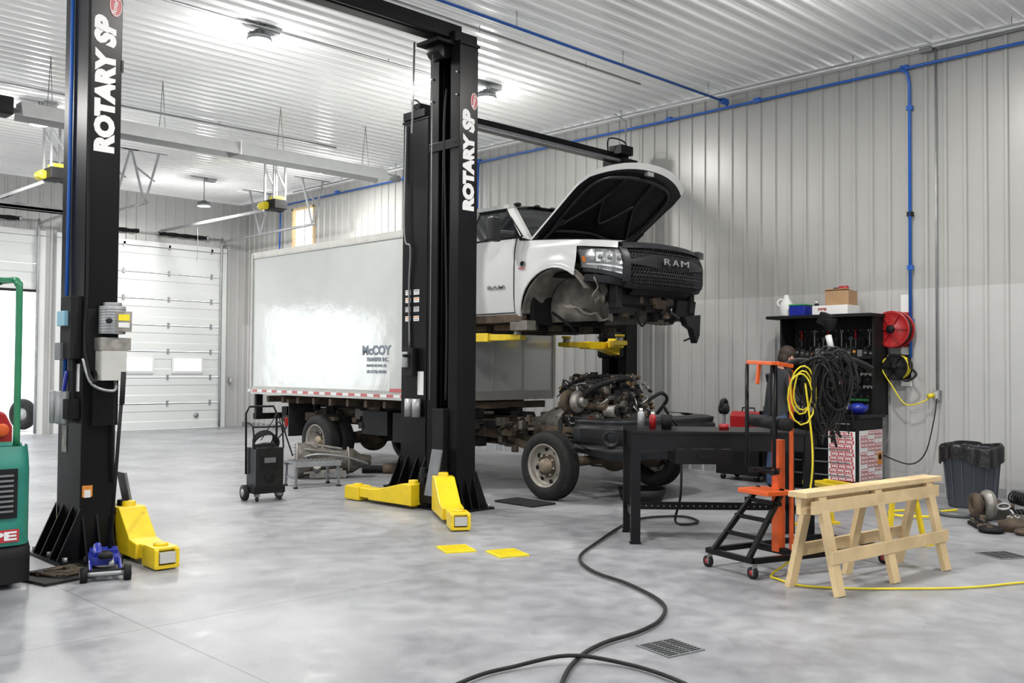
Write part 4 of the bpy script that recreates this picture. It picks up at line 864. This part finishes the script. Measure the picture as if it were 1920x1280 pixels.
b=B(); b.grid(lambda u,v:((.335+.015*math.sin(u*60)+(.0 if v<.6 else -.09*(v-.6)/.4))*math.cos(u*6.283),(.335+.015*math.sin(u*60)+(.0 if v<.6 else -.09*(v-.6)/.4))*math.sin(u*6.283),.52+.05*math.sin(u*17)*(1-v)+.20*min(v,.7)/.7-(.18*(v-.7)/.3 if v>.7 else 0)),60,10,liner); b.done('bin_liner',r)
def part(name,label,loc,rot,fn):
    b=B(); fn(b); b.done(name,loc=loc,rot=rot,label=label,cat='car part')
def elbow(b): b.tube([(-.2,0,.07),(0,0,.07),(.14,.06,.10),(.18,.12,.20)],.05,castd,n=14); b.torus((-.2,0,.07),.055,.012,(1,0,0),galv); b.torus((.18,.13,.21),.055,.012,(.2,.4,1),galv); b.box((-.21,0,.07),(.015,.15,.13),castd)
def corr(b):
    b.tube([(-.3,0,.08),(0,.03,.08),(.3,-.05,.10)],.055,plastic,n=14)
    for k in range(14): b.torus((-.28+k*.043,.01,.08+.0015*k),.06,.010,(1,0,.05),plastic,n=18,k=6)
    b.torus((-.3,0,.08),.066,.012,(1,0,0),galv,n=18,k=6)
def drum(b): 
    b.lathe([(0,.02),(.07,.02),(.09,.0),(.13,.0),(.14,.09),(.08,.1),(.06,.13),(0,.13)],(0,0,0),(0,0,1),rust,24,unit=False)
    for k in range(6): t=k*1.047; b.cyl((.05*math.cos(t),.05*math.sin(t),.12),(.05*math.cos(t),.05*math.sin(t),.145),.01,galv,n=6)
def ring(b): b.torus((0,0,.03),.09,.03,(0,0,1),blackm,n=24,k=8); b.torus((.12,.08,.03),.07,.025,(0,0,1),rust,n=24,k=8)
def plate(b): b.box((0,0,.02),(.3,.18,.03),blackm); b.box((.05,.02,.05),(.18,.1,.04),castd); b.tube([(-.12,0,.04),(-.05,.06,.10),(.1,.02,.06)],.012,blackm); b.cyl((.1,-.04,.04),(.1,-.04,.10),.03,rust,n=12)
part('intake_elbow',"cast metal intake elbow in a pile of parts by the wall",(10.9,3.75,0),.3,elbow); part('intake_elbow',"cast metal intake elbow in a pile of parts by the wall",(10.45,3.35,0),2.1,elbow)
part('flange_plate',"flat dark metal bracket plate in the parts pile",(10.15,3.62,0),.6,plate); part('flange_plate',"flat dark metal bracket plate in the parts pile",(10.55,3.05,0),1.9,plate); part('flange_plate',"flat dark metal bracket plate in the parts pile",(11.25,3.75,0),.2,plate)
part('corrugated_duct',"corrugated black duct lying in the parts pile",(10.75,3.30,.0),-.6,corr); part('corrugated_duct',"corrugated black duct lying in the parts pile",(11.0,3.42,.10),.9,corr)
part('brake_drum',"rusty round brake drum on the floor",(10.1,3.3,0),0,drum); part('brake_drum',"rusty round brake drum on the floor",(11.3,3.35,0),0,drum); part('rubber_ring',"dark rubber and steel rings on the floor",(9.85,3.42,0),0,ring); part('rubber_ring',"dark rubber and steel rings on the floor",(10.0,3.02,0),1.5,ring)
def turbo(b): b.torus((0,0,.16),.1,.06,(0,1,0),castal,n=24,k=10); b.cyl((0,-.12,.16),(0,.15,.16),.06,rust); b.torus((0,.12,.16),.08,.05,(0,1,0),rust,n=20,k=8)
part('turbocharger',"used cast turbocharger in the pile of parts",(10.62,3.72,0),.7,turbo)
b=B(); b.tube([(.6,0,.03),(.2,.1,.03),(-.1,.0,.03),(-.3,.25,.03),(-.1,.45,.03),(.3,.3,.03)],.014,yellow2); b.done('yellow_hose',loc=(10.35,4.15,.0),label="loose yellow hose lying curled on the floor",cat='hose')
b=B(); b.lathe([(0,.02),(.2,.02),(.22,.05),(.24,.05),(.22,0),(0,0)],(0,0,0),(0,0,1),greyp,24,unit=False); b.done('shallow_pan',loc=(10.75,4.05,0),label="shallow round metal pan on the floor near trash can",cat='pan')

# ---------------------------------------------------------------- tool cabinet area
r=thing('tool_cabinet',"tall black steel tool cabinet with pegboard, shelf and drawers",'tool cabinet',(12.05,6.28,0))
b=B(); b.box((-.1,0,.5),(.7,1.35,.9),blackm); b.box((-.1,0,.97),(.76,1.42,.05),black)
b.done('cabinet_body',r,bevel=.006)
for j in range(5):
    for s in (-1,1):
        d_=B().box((-.46,s*.33,.16+j*.165),(.02,.62,.15),black).done('drawer',r,bevel=.004); B().box((-.475,s*.33,.215+j*.165),(.015,.5,.015),greyp).done('handle',d_)
b=B(); b.box((.38,0,1.62),(.03,1.35,1.3),blackm)
for y in (-.66,.66): b.box((.2,y,1.62),(.38,.03,1.3),blackm)
for i in range(14):
    for j in range(10): b.cyl((.362,-.6+i*.09,1.1+j*.11),(.36,-.6+i*.09,1.1+j*.11),.010,greyp,n=6,smooth=False)
b.done('pegboard',r)
for c_,d_ in (((.12,.05,2.27),(.55,1.5,.04)),((.15,0,1.72),(.35,1.3,.03))): B().box(c_,d_,blackm).done('shelf',r)
B().box((-.1,-.68,.47),(.64,.006,.64),lett).done('paper_cover',r); B().box((-.474,-.47,.47),(.006,.36,.62),lett).done('paper_cover',r)
for k in range(12):
    z=.185+k*.052; ox=.02*(k%3-1); w_=.56
    for q in range(3):
        if (k+q)%4==3: continue
        xx=-.1+ox*.5+(q-1)*.195; b=B(); b.box((xx,-.684,z),(.185,.003,.044),poster); d_=b.done('decal',r); text('PPE PPE',lett,(xx,-.687,z),(1,0,0),(0,0,1),.165,.028,d_,ext=.001,bold=.05)
    b=B(); b.box((-.478,-.47+ox*.5,z-.01),(.003,.31,.044),poster); d_=b.done('decal',r); text('PPE PPE PPE',lett,(-.481,-.47+ox*.5,z-.01),(0,-1,0),(0,0,1),.28,.028,d_,ext=.001,bold=.05)
b=B(); b.box((.13,-.69,.42),(.13,.003,.16),orangestk); b.cyl((.13,-.69,.44),(.13,-.695,.44),.04,blackm); b.done('decal',r)
def sign(body,y,z,w,h,mb,mt,x_=.34):
    b=B(); b.box((x_,y,z),(.006,w,h),mb); d_=b.done('sign_panel',r); text(body,mt,(x_-.006,y,z),(0,-1,0),(0,0,1),w*.85,h*.6,d_,ext=.001)
sign('PPE',-.42,1.5,.20,.06,blackm,bright); sign('PERFORMANCE',.25,1.5,.42,.06,blackm,yellow2); sign('PPE',-.05,1.38,.18,.06,poster,lett); sign('PERFORMANCE',.1,1.27,.42,.05,blackm,greenl); sign('PPE',-.45,1.33,.18,.07,blackm,bright); sign('PPE',.3,1.16,.22,.06,blackm,bright); sign('PERFORMANCE',-.3,1.16,.34,.05,blackm,greenl)
for i in range(18):
    y=5.68+.066*i; z=1.80+.05*(i%3)-.0; m_=[greyp,blackm,galv,blackm,blackm,red][i%6]
    b=B(); 
    if i%2: b.cyl((0,0,0),(0,0,.12),.014,m_,n=10); b.cyl((0,0,-.12),(0,0,0),.005,galv,n=8)
    else: b.bar((0,0,-.1),(0,0,.08),.02,.012,m_); b.torus((0,0,.1),.018,.007,(1,0,0),m_,n=12,k=5)
    b.done('screwdriver' if i%2 else 'wrench',loc=(12.38,y,z+.08),label="hand tool hanging on the black pegboard",cat='tool',group='tools on the pegboard')
for i in range(16):
    y=5.70+.075*i; m_=[blackm,blackm,greyp,blackm,engm,engm,blackm,blackm][i%8]; hh=random.uniform(.06,.13)
    b=B(); b.box((0,0,hh/2),(.08,.065,hh),m_); b.box((-.041,0,hh*.5),(.002,.04,hh*.25),[greyp,greyp,greyp,orangestk][i%4]); b.done('small_carton',loc=(12.2,y,1.736),label="small dark parts carton on the middle shelf",cat='box',group='cartons on the middle shelf',bevel=.003)
for i,(yy,zz_,m_) in enumerate(((5.72,1.58,blackm),(5.95,1.45,engm),(6.2,1.6,blackm),(6.45,1.42,greyp),(6.7,1.58,blackm),(6.85,1.3,engm))):
    b=B(); b.tube([(0,-.05,.1),(-.02,.0,.12),(-.02,.05,.1),(-.03,.03,-.05),(-.02,-.03,-.15)],.012,m_,n=6); b.box((-.02,.0,-.02),(.05,.06,.09),m_); b.done('hanging_tool',loc=(12.38,yy,zz_),label="dark clamp tool hanging from the pegboard hooks",cat='tool',group='tools on the pegboard')
bz=1.0
spray((11.72,5.82,bz),bluel,"light blue spray can on the tool cabinet",.24); spray((11.75,5.95,bz),blackm,"black spray can on the tool cabinet"); spray((11.8,6.1,bz),red,"red spray can on the tool cabinet")
spray((12.2,6.48,2.29),blackm,"black spray can on the top shelf")
b=B(); b.lathe([(0,0),(.07,0),(.12,.06),(.125,.11),(.11,.11),(.06,.02),(0,.02)],(0,0,0),(0,0,1),blued,20,unit=False); b.ball((0,0,.09),(.10,.10,.05),blued); b.done('blue_bowl',loc=(11.76,5.68,bz),label="rounded blue plastic bowl on the cabinet edge",cat='bowl')
for i in range(34):
    b=B(); s_=random.uniform(.6,1.4); b.box((0,0,.03*s_),(.12*s_,.08,.06*s_),random.choice([greyp,blackm,blackm,galv,red,castal])); b.cyl((.02,0,.06*s_),(.02,0,.13*s_),.02,random.choice([brass,galv,greyp,blackm]),n=10); b.done('small_part_box',loc=(11.68+.14*(i%3),5.80+.034*i,bz),rot=i*.7,label="small dark part box lying on the tool cabinet",cat='box',group='small boxes on the cabinet',bevel=.005)
zt=2.29
b=B(); b.lathe([(0,0),(.085,0),(.09,.02),(.09,.17),(.04,.25),(.03,.3),(0,.3)],(0,0,0),(0,0,1),lett,18,unit=False); b.torus((.07,0,.19),.05,.014,(0,1,0),lett,n=16,k=6); b.done('plastic_jug',loc=(12.1,6.88,zt),rot=2,label="white plastic jug on the top shelf",cat='jug')
b=B(); b.box((0,0,.07),(.25,.22,.14),blued); b.box((0,0,.15),(.26,.23,.02),greenl); b.done('storage_box',loc=(12.1,6.66,zt),label="blue and green box on the top shelf",cat='box',bevel=.005)
ct=thing('carton',"flat white printed carton on the top shelf",'box',(12.1,6.15,zt))
B().box((0,0,.06),(.35,.5,.12),lett).done('carton_body',ct,bevel=.004); text('PPE',red,(-.178,.1,.07),(0,-1,0),(0,0,1),.12,.035,ct,ext=.001)
b=B(); b.box((0,0,.1),(.25,.33,.2),card); b.box((-.1,.0,.205),(.08,.33,.01),card,Matrix.Rotation(.3,3,'Y')); b.done('cardboard_box',loc=(12.15,6.1,zt+.12),label="brown cardboard box on top of the white carton",cat='box')
b=B(); b.cyl((0,-.06,.03),(0,.06,.03),.03,red,n=14); b.bar((0,.06,.03),(0,.14,.03),.02,.02,blackm); b.done('red_tool',loc=(12.12,6.05,zt+.325),label="red round tool on the cardboard box",cat='tool')
r=thing('work_lamp',"black clamp work lamp with white cylinder on the cabinet",'lamp',(11.6,5.98,bz-.0))
b=B(); b.tube([(0,0,0),(.05,0,.5),(.0,0,.95)],.015,blackm); b.cyl((0,0,0),(0,0,.02),.1,blackm); b.done('arm',r)
b=B(); b.lathe([(0,-.1),(.05,-.1),(.07,-.04),(.1,.06),(.09,.06),(0,.0)],(0,0,1.15),(.0,0,2.2),blackm,20,unit=False); b.box((0,.05,1.2),(.12,.18,.16),blackm,Matrix.Rotation(.4,3,'X')); b.done('lamp_head',r,bevel=.01)
B().cyl((0,-.02,.83),(0,.02,1.0),.04,lett,n=16).done('lamp_shade',r)
r=thing('tool_cart',"low black tool cart standing beside the cabinet",'tool cart',(12.0,7.45,0))
b=B(); b.box((0,0,.38),(.5,.7,.6),blackm); b.done('cart_body',r,bevel=.01)
for x in (-.18,.18):
    for y in (-.27,.27): B().cyl((x-.015,y,.04),(x+.015,y,.04),.04,rubber).box((x,y,.07),(.04,.05,.03),galv).done('caster',r)
r=thing('toolbox',"red metal toolbox with black handle on the cart",'toolbox',(12.0,7.42,.68))
B().box((0,0,.11),(.26,.45,.22),red).done('box_body',r,bevel=.01); B().prism([(-.13,.22),(.13,.22),(.06,.28),(-.06,.28)],lambda p,t:(p[0],t,p[1]),-.225,.225,red).done('lid',r,bevel=.005); B().tube([(0,-.1,.28),(0,-.1,.33),(0,.1,.33),(0,.1,.28)],.01,blackm,curve=False).done('handle',r)
def reel(loc,R,m,m2,label):
    r=thing('hose_reel',label,'hose reel',loc)
    b=B(); b.box((.13,0,0),(.03,R*1.5,R*1.9),m); b.box((.02,0,-.0),(.22,.05,.06),m); b.done('bracket',r,bevel=.005)
    b=B()
    for x in (-.1,.06): b.lathe([(0,0),(R*.3,0),(R*.35,.01),(R*.9,.012),(R,.0),(R,.02),(R*.9,.025),(0,.02)],(x,0,0),(x+1,0,0),m,32,unit=False)
    for k in range(6): t=k*math.pi/3; b.bar((-.105,R*.25*math.cos(t),R*.25*math.sin(t)),(-.105,R*.9*math.cos(t),R*.9*math.sin(t)),.02,.012,m)
    b.cyl((-.14,0,0),(-.09,0,0),R*.22,blackm); b.done('reel_drum',r)
    b=B()
    for i in range(5): b.torus((-.06+i*.03,0,0),R*.8,.02,(1,0,0),m2,n=32,k=6)
    b.done('hose',r)
reel((12.42,5.50,2.09),.24,red,rubber,"red steel hose reel mounted on the wall"); reel((12.42,5.46,1.60),.17,blackm,yellow2,"black cord reel with yellow cord mounted on the wall")
b=B(); b.box((0,0,0),(.02,.14,1.2),lett); b.done('mounting_board',loc=(12.56,5.40,1.95),label="narrow white board behind the reels on the wall",cat='board')
b=B(); b.tube([(12.35,5.55,1.75),(12.3,5.62,1.6),(12.35,5.5,1.35),(12.4,5.35,1.12),(12.42,5.15,1.15),(12.48,5.03,1.24)],.009,yellow2); b.cyl((12.47,5.02,1.24),(12.41,5.06,1.23),.03,yellow2); b.done('power_cord',label="yellow cord running from reel to wall outlet",cat='cord')
b=B(); b.tube([(12.48,4.98,1.2),(12.42,5.0,.9),(12.4,5.1,.5),(12.4,5.3,.35),(12.3,5.6,.45)],.008,rubber); b.done('power_cord',label="black power cord drooping from wall outlet to cabinet",cat='cord')
b=B(); b.tube([(12.45,5.33,1.7),(12.40,5.28,1.6),(12.38,5.2,1.5),(12.36,5.32,1.42),(12.36,5.42,1.5)],.016,rubber); b.done('air_hose',label="short black hose joining blue pipe to the reel",cat='hose')

# ---------------------------------------------------------------- floor jack
r=thing('floor_jack',"blue and black low trolley floor jack with upright handle",'floor jack',(2.82,7.02,0),rad(-20))
b=B()
for s in (-1,1): b.prism([(-.0,.05),(.0,.09),(.2,.12),(.55,.12),(.62,.05)],lambda p,t:(s*.10+t,p[0],p[1]),-.01,.01,blued)
b.box((0,.02,.06),(.24,.05,.05),blackm); b.box((0,.5,.1),(.2,.14,.1),blued); b.box((0,.12,.145),(.10,.10,.02),blued); b.cyl((-.13,.0,.055),(.13,.0,.055),.018,galv)
b.box((0,.25,.11),(.18,.14,.06),blued); b.cyl((-.05,.2,.15),(-.05,.34,.2),.03,blued); b.cyl((.04,.05,.11),(.04,.3,.13),.02,galv); b.done('frame',r,bevel=.005)
b=B(); b.bar((0,.5,.12),(0,.1,.15),.08,.04,blackm); b.cyl((0,.08,.15),(0,.08,.185),.05,blackm); b.done('lift_saddle',r)
for s in (-1,1):
    b=B(); b.cyl((s*.12,.0,.055),(s*.17,.0,.055),.055,blackm,n=20); b.cyl((s*.171,.0,.055),(s*.174,.0,.055),.025,galv); b.done('wheel',r)
    b=B(); b.cyl((s*.11,.6,.04),(s*.14,.6,.04),.04,blackm,n=16); b.done('caster',r)
b=B(); b.cyl((.04,.48,.12),(.115,.52,1.42),.014,blackm,n=12); b.cyl((.11,.515,1.25),(.12,.525,1.5),.02,rubber,n=12); b.done('handle',r)
b=B(); b.box((0,0,.01),(.55,.5,.02),rubber); 
for i in range(14): b.tube([(-.2+random.random()*.4,-.2+random.random()*.4,.03),(-.2+random.random()*.4,-.2+random.random()*.4,.04)],.012,rust,n=6)
b.done('rubber_mat',loc=(2.66,7.42,0),rot=.2,label="dark rubber mat with scattered rusty bits by the column",cat='mat')
# ---------------------------------------------------------------- forklift
r=thing('forklift',"teal forklift with dark counterweight, green guard and red seat",'forklift',(1.84,7.2,0))
def cwf(z0,z1,g):
    def fn(u,v):
        t=(u*2-1); z=z0+(z1-z0)*v; a=abs(t); ang=max(0,(a-.8)/.2)*math.pi/2
        x=.45*min(1,a/.8)+(.11+g)*math.sin(ang)*1.0; y=(.22)*(1-math.cos(ang))-g
        return (math.copysign(x,t),y+.05*max(0,v-.8)/.2*1.0,z)
    return fn
b=B(); b.grid(cwf(.30,.98,0),40,8,teal); b.box((0,.70,.55),(1.10,.9,.8),teal); b.box((0,.55,.97),(1.08,.62,.05),teal)
b.done('counterweight',r,bevel=.02)
b=B(); b.grid(cwf(.04,.31,.012),40,5,blackm); b.box((0,.7,.12),(1.0,1.2,.16),blackm); b.done('bumper_skirt',r)
b=B(); b.box((0,1.5,.45),(1.0,.9,.35),teal); b.box((0,1.5,.64),(.9,.9,.04),blackm); b.box((0,2.0,.85),(.9,.1,.6),teal); b.done('body',r,bevel=.02)
b=B(); b.box((.29,-.008,.37),(.31,.006,.085),poster); d_=b.done('decal',r); text('PPE',lett,(.30,-.014,.37),(1,0,0),(0,0,1),.26,.06,d_,ext=.001,bold=.04)
b=B(); b.box((.24,-.006,.66),(.38,.012,.34),blackm)
for k in range(8): b.box((.24,-.018,.54+k*.035),(.32,.014,.014),greyp)
b.done('vent',r)
b=B(); b.box((.10,.75,1.06),(.5,.5,.14),red); b.box((.10,.50,1.18),(.5,.12,.32),red); b.prism([(.34,.98),(.50,.98),(.50,1.10),(.45,1.20),(.40,1.22),(.34,1.14)],lambda p,t:(p[0],.34+t,p[1]),0,.2,red); b.cyl((.42,.33,1.08),(.42,.30,1.08),.05,orange,n=12); b.box((.40,.45,1.0),(.14,.14,.08),blackm); b.done('seat',r,bevel=.03)
b=B()
for x in (-.46,.45):
    b.tube([(x,.10,.95),(x,.10,2.0),(x,.14,2.12),(x,.35,2.16),(x,1.7,2.16),(x,1.9,2.05),(x,2.15,.9)],.024,green,n=8)
for y in (.2,.5,.8,1.1,1.4,1.7): b.bar((-.46,y,2.15),(.45,y,2.15),.04,.03,green)
b.done('overhead_guard',r)
b=B()
for x in (-.3,.3): b.box((x,2.35,1.1),(.1,.12,2.0),blackm)
for z in (.3,1.1,2.05): b.box((0,2.35,z),(.6,.06,.08),blackm)
for x in (-.25,.25): b.box((x,2.5,.4),(.1,.05,.5),blackm); b.box((x,2.95,.12),(.1,.95,.04),blackm)
b.done('mast',r)
b=B(); b.cyl((0,1.85,.9),(0,1.6,1.15),.02,blackm); b.torus((0,1.58,1.16),.16,.015,(0,-.7,.7),blackm); b.done('steering_wheel',r)
for x,y,R in ((-.47,.6,.22),(.47,.6,.22),(-.5,1.9,.27),(.5,1.9,.27)):
    b=B(); b.cyl((x-.08,y,R),(x+.08,y,R),R,rubber,n=28); b.cyl((x-.085,y,R),(x+.085,y,R),R*.5,bright,n=16); b.done('wheel',r)
r=thing('outdoor_tire',"dark tire standing outside the open door",'tire',(7.85,24.6,0),.5); b=B(); b.torus((0,0,.37),.26,.11,(1,0,0),rubber,n=30,k=10,sq=1.1); b.done('tire',r); B().cyl((-.05,0,.37),(.05,0,.37),.18,galv).done('rim',r)

# ---------------------------------------------------------------- person
def person(loc,rot):
    r=thing('person',"person in dark jacket and jeans looking down at the bench",'person',loc,rot)
    J=[('pel',(0,0,.98),.15),('sp1',(.0,0,1.12),.14),('sp2',(.03,0,1.30),.165),('chest',(.06,0,1.43),.16),('neck',(.10,0,1.55),.06),('head0',(.14,0,1.64),.085),('head1',(.18,0,1.74),.095),('head2',(.19,0,1.80),.07)]
    E=[(0,1),(1,2),(2,3),(3,4),(4,5),(5,6),(6,7)]
    for s in (-1,1):
        i=len(J); J+=[('hip',(0,s*.10,.90),.115),('th',(.02,s*.11,.70),.095),('kn',(.03,s*.12,.50),.07),('cf',(.0,s*.12,.33),.065),('an',(-.02,s*.12,.10),.045),('toe0',(.04,s*.12,.05),.045),('toe',(.16,s*.14,.04),.035)]
        E+=[(0,i)]+[(i+k,i+k+1) for k in range(6)]
        i=len(J); J+=[('sh',(.06,s*.19,1.45),.075),('ua',(.10,s*.23,1.30),.06),('el',(.14,s*.25,1.17),.05),('fa',(.28,s*.20,1.14),.042),('wr',(.40,s*.14,1.13),.03),('pm',(.46,s*.13,1.12),.035)]
        E+=[(3,i)]+[(i+k,i+k+1) for k in range(5)]
        w=len(J)-1
        for q in range(5):
            dy=(q-2)*.018; i=len(J); J+=[('f1',(.50 if q else .47,s*.13+dy*s*(1 if q else 1.6),1.115),.009),('f2',(.53-.004*abs(q-2),s*.13+dy*1.1*s,1.10),.008),('f3',(.545-.004*abs(q-2),s*.13+dy*1.1*s,1.075),.007)]
            E+=[(w,i),(i,i+1),(i+1,i+2)]
    me=bpy.data.meshes.new('body'); me.from_pydata([j[1] for j in J],E,[])
    o=bpy.data.objects.new('body',me); COL.objects.link(o)
    md=o.modifiers.new('k','SKIN'); md.use_smooth_shade=True
    for i,j in enumerate(J): me.skin_vertices[0].data[i].radius=(j[2],j[2]); me.skin_vertices[0].data[i].use_root=(i==0)
    o.modifiers.new('s','SUBSURF').levels=2; o.modifiers['s'].render_levels=2
    dg=bpy.context.evaluated_depsgraph_get(); dg.update(); m2=bpy.data.meshes.new_from_object(o.evaluated_get(dg)); bpy.data.objects.remove(o)
    for m_ in (jack_,jeans,skinm,blackm): m2.materials.append(m_)
    for p in m2.polygons:
        c=p.center; p.use_smooth=True
        p.material_index=2 if (c.z>1.57 or (c.x>.40 and c.z>1)) else 0 if c.z>.97 else 3 if c.z<.09 else 1
    o=bpy.data.objects.new('body',m2); COL.objects.link(o); o.parent=r
    b=B(); b.ball((.165,0,1.765),(.112,.098,.10),hairm,18,12); b.ball((.11,0,1.70),(.07,.09,.10),hairm,14,8); b.done('hair',r)
    b=B(); b.ball((.268,0,1.685),(.02,.014,.022),skinm,8,6)
    for s in (-1,1): b.ball((.175,s*.098,1.70),(.022,.012,.03),skinm,8,6); b.ball((.252,s*.034,1.712),(.010,.013,.008),blackm,8,6)
    b.box((.255,0,1.645),(.012,.045,.006),red); b.done('face',r)
person((11.02,6.42,0),rad(-30))

# ---------------------------------------------------------------- world, camera
w=bpy.data.worlds.new('world'); SC.world=w; w.use_nodes=True; nt=w.node_tree
bg=nt.nodes['Background']; bg.inputs['Color'].default_value=(.93,.97,1,1); bg.inputs['Strength'].default_value=2.9
cam_d=bpy.data.cameras.new("camera"); cam=bpy.data.objects.new("camera",cam_d); COL.objects.link(cam)
cam_d.lens=33.94; cam_d.sensor_width=36
M=Matrix.Rotation(rad(-44.5),4,'Z')@Matrix.Rotation(rad(91.58),4,'X')@Matrix.Rotation(rad(0.4),4,'Z')
M.translation=(0,0,1.55); cam.matrix_world=M
SC.camera=cam
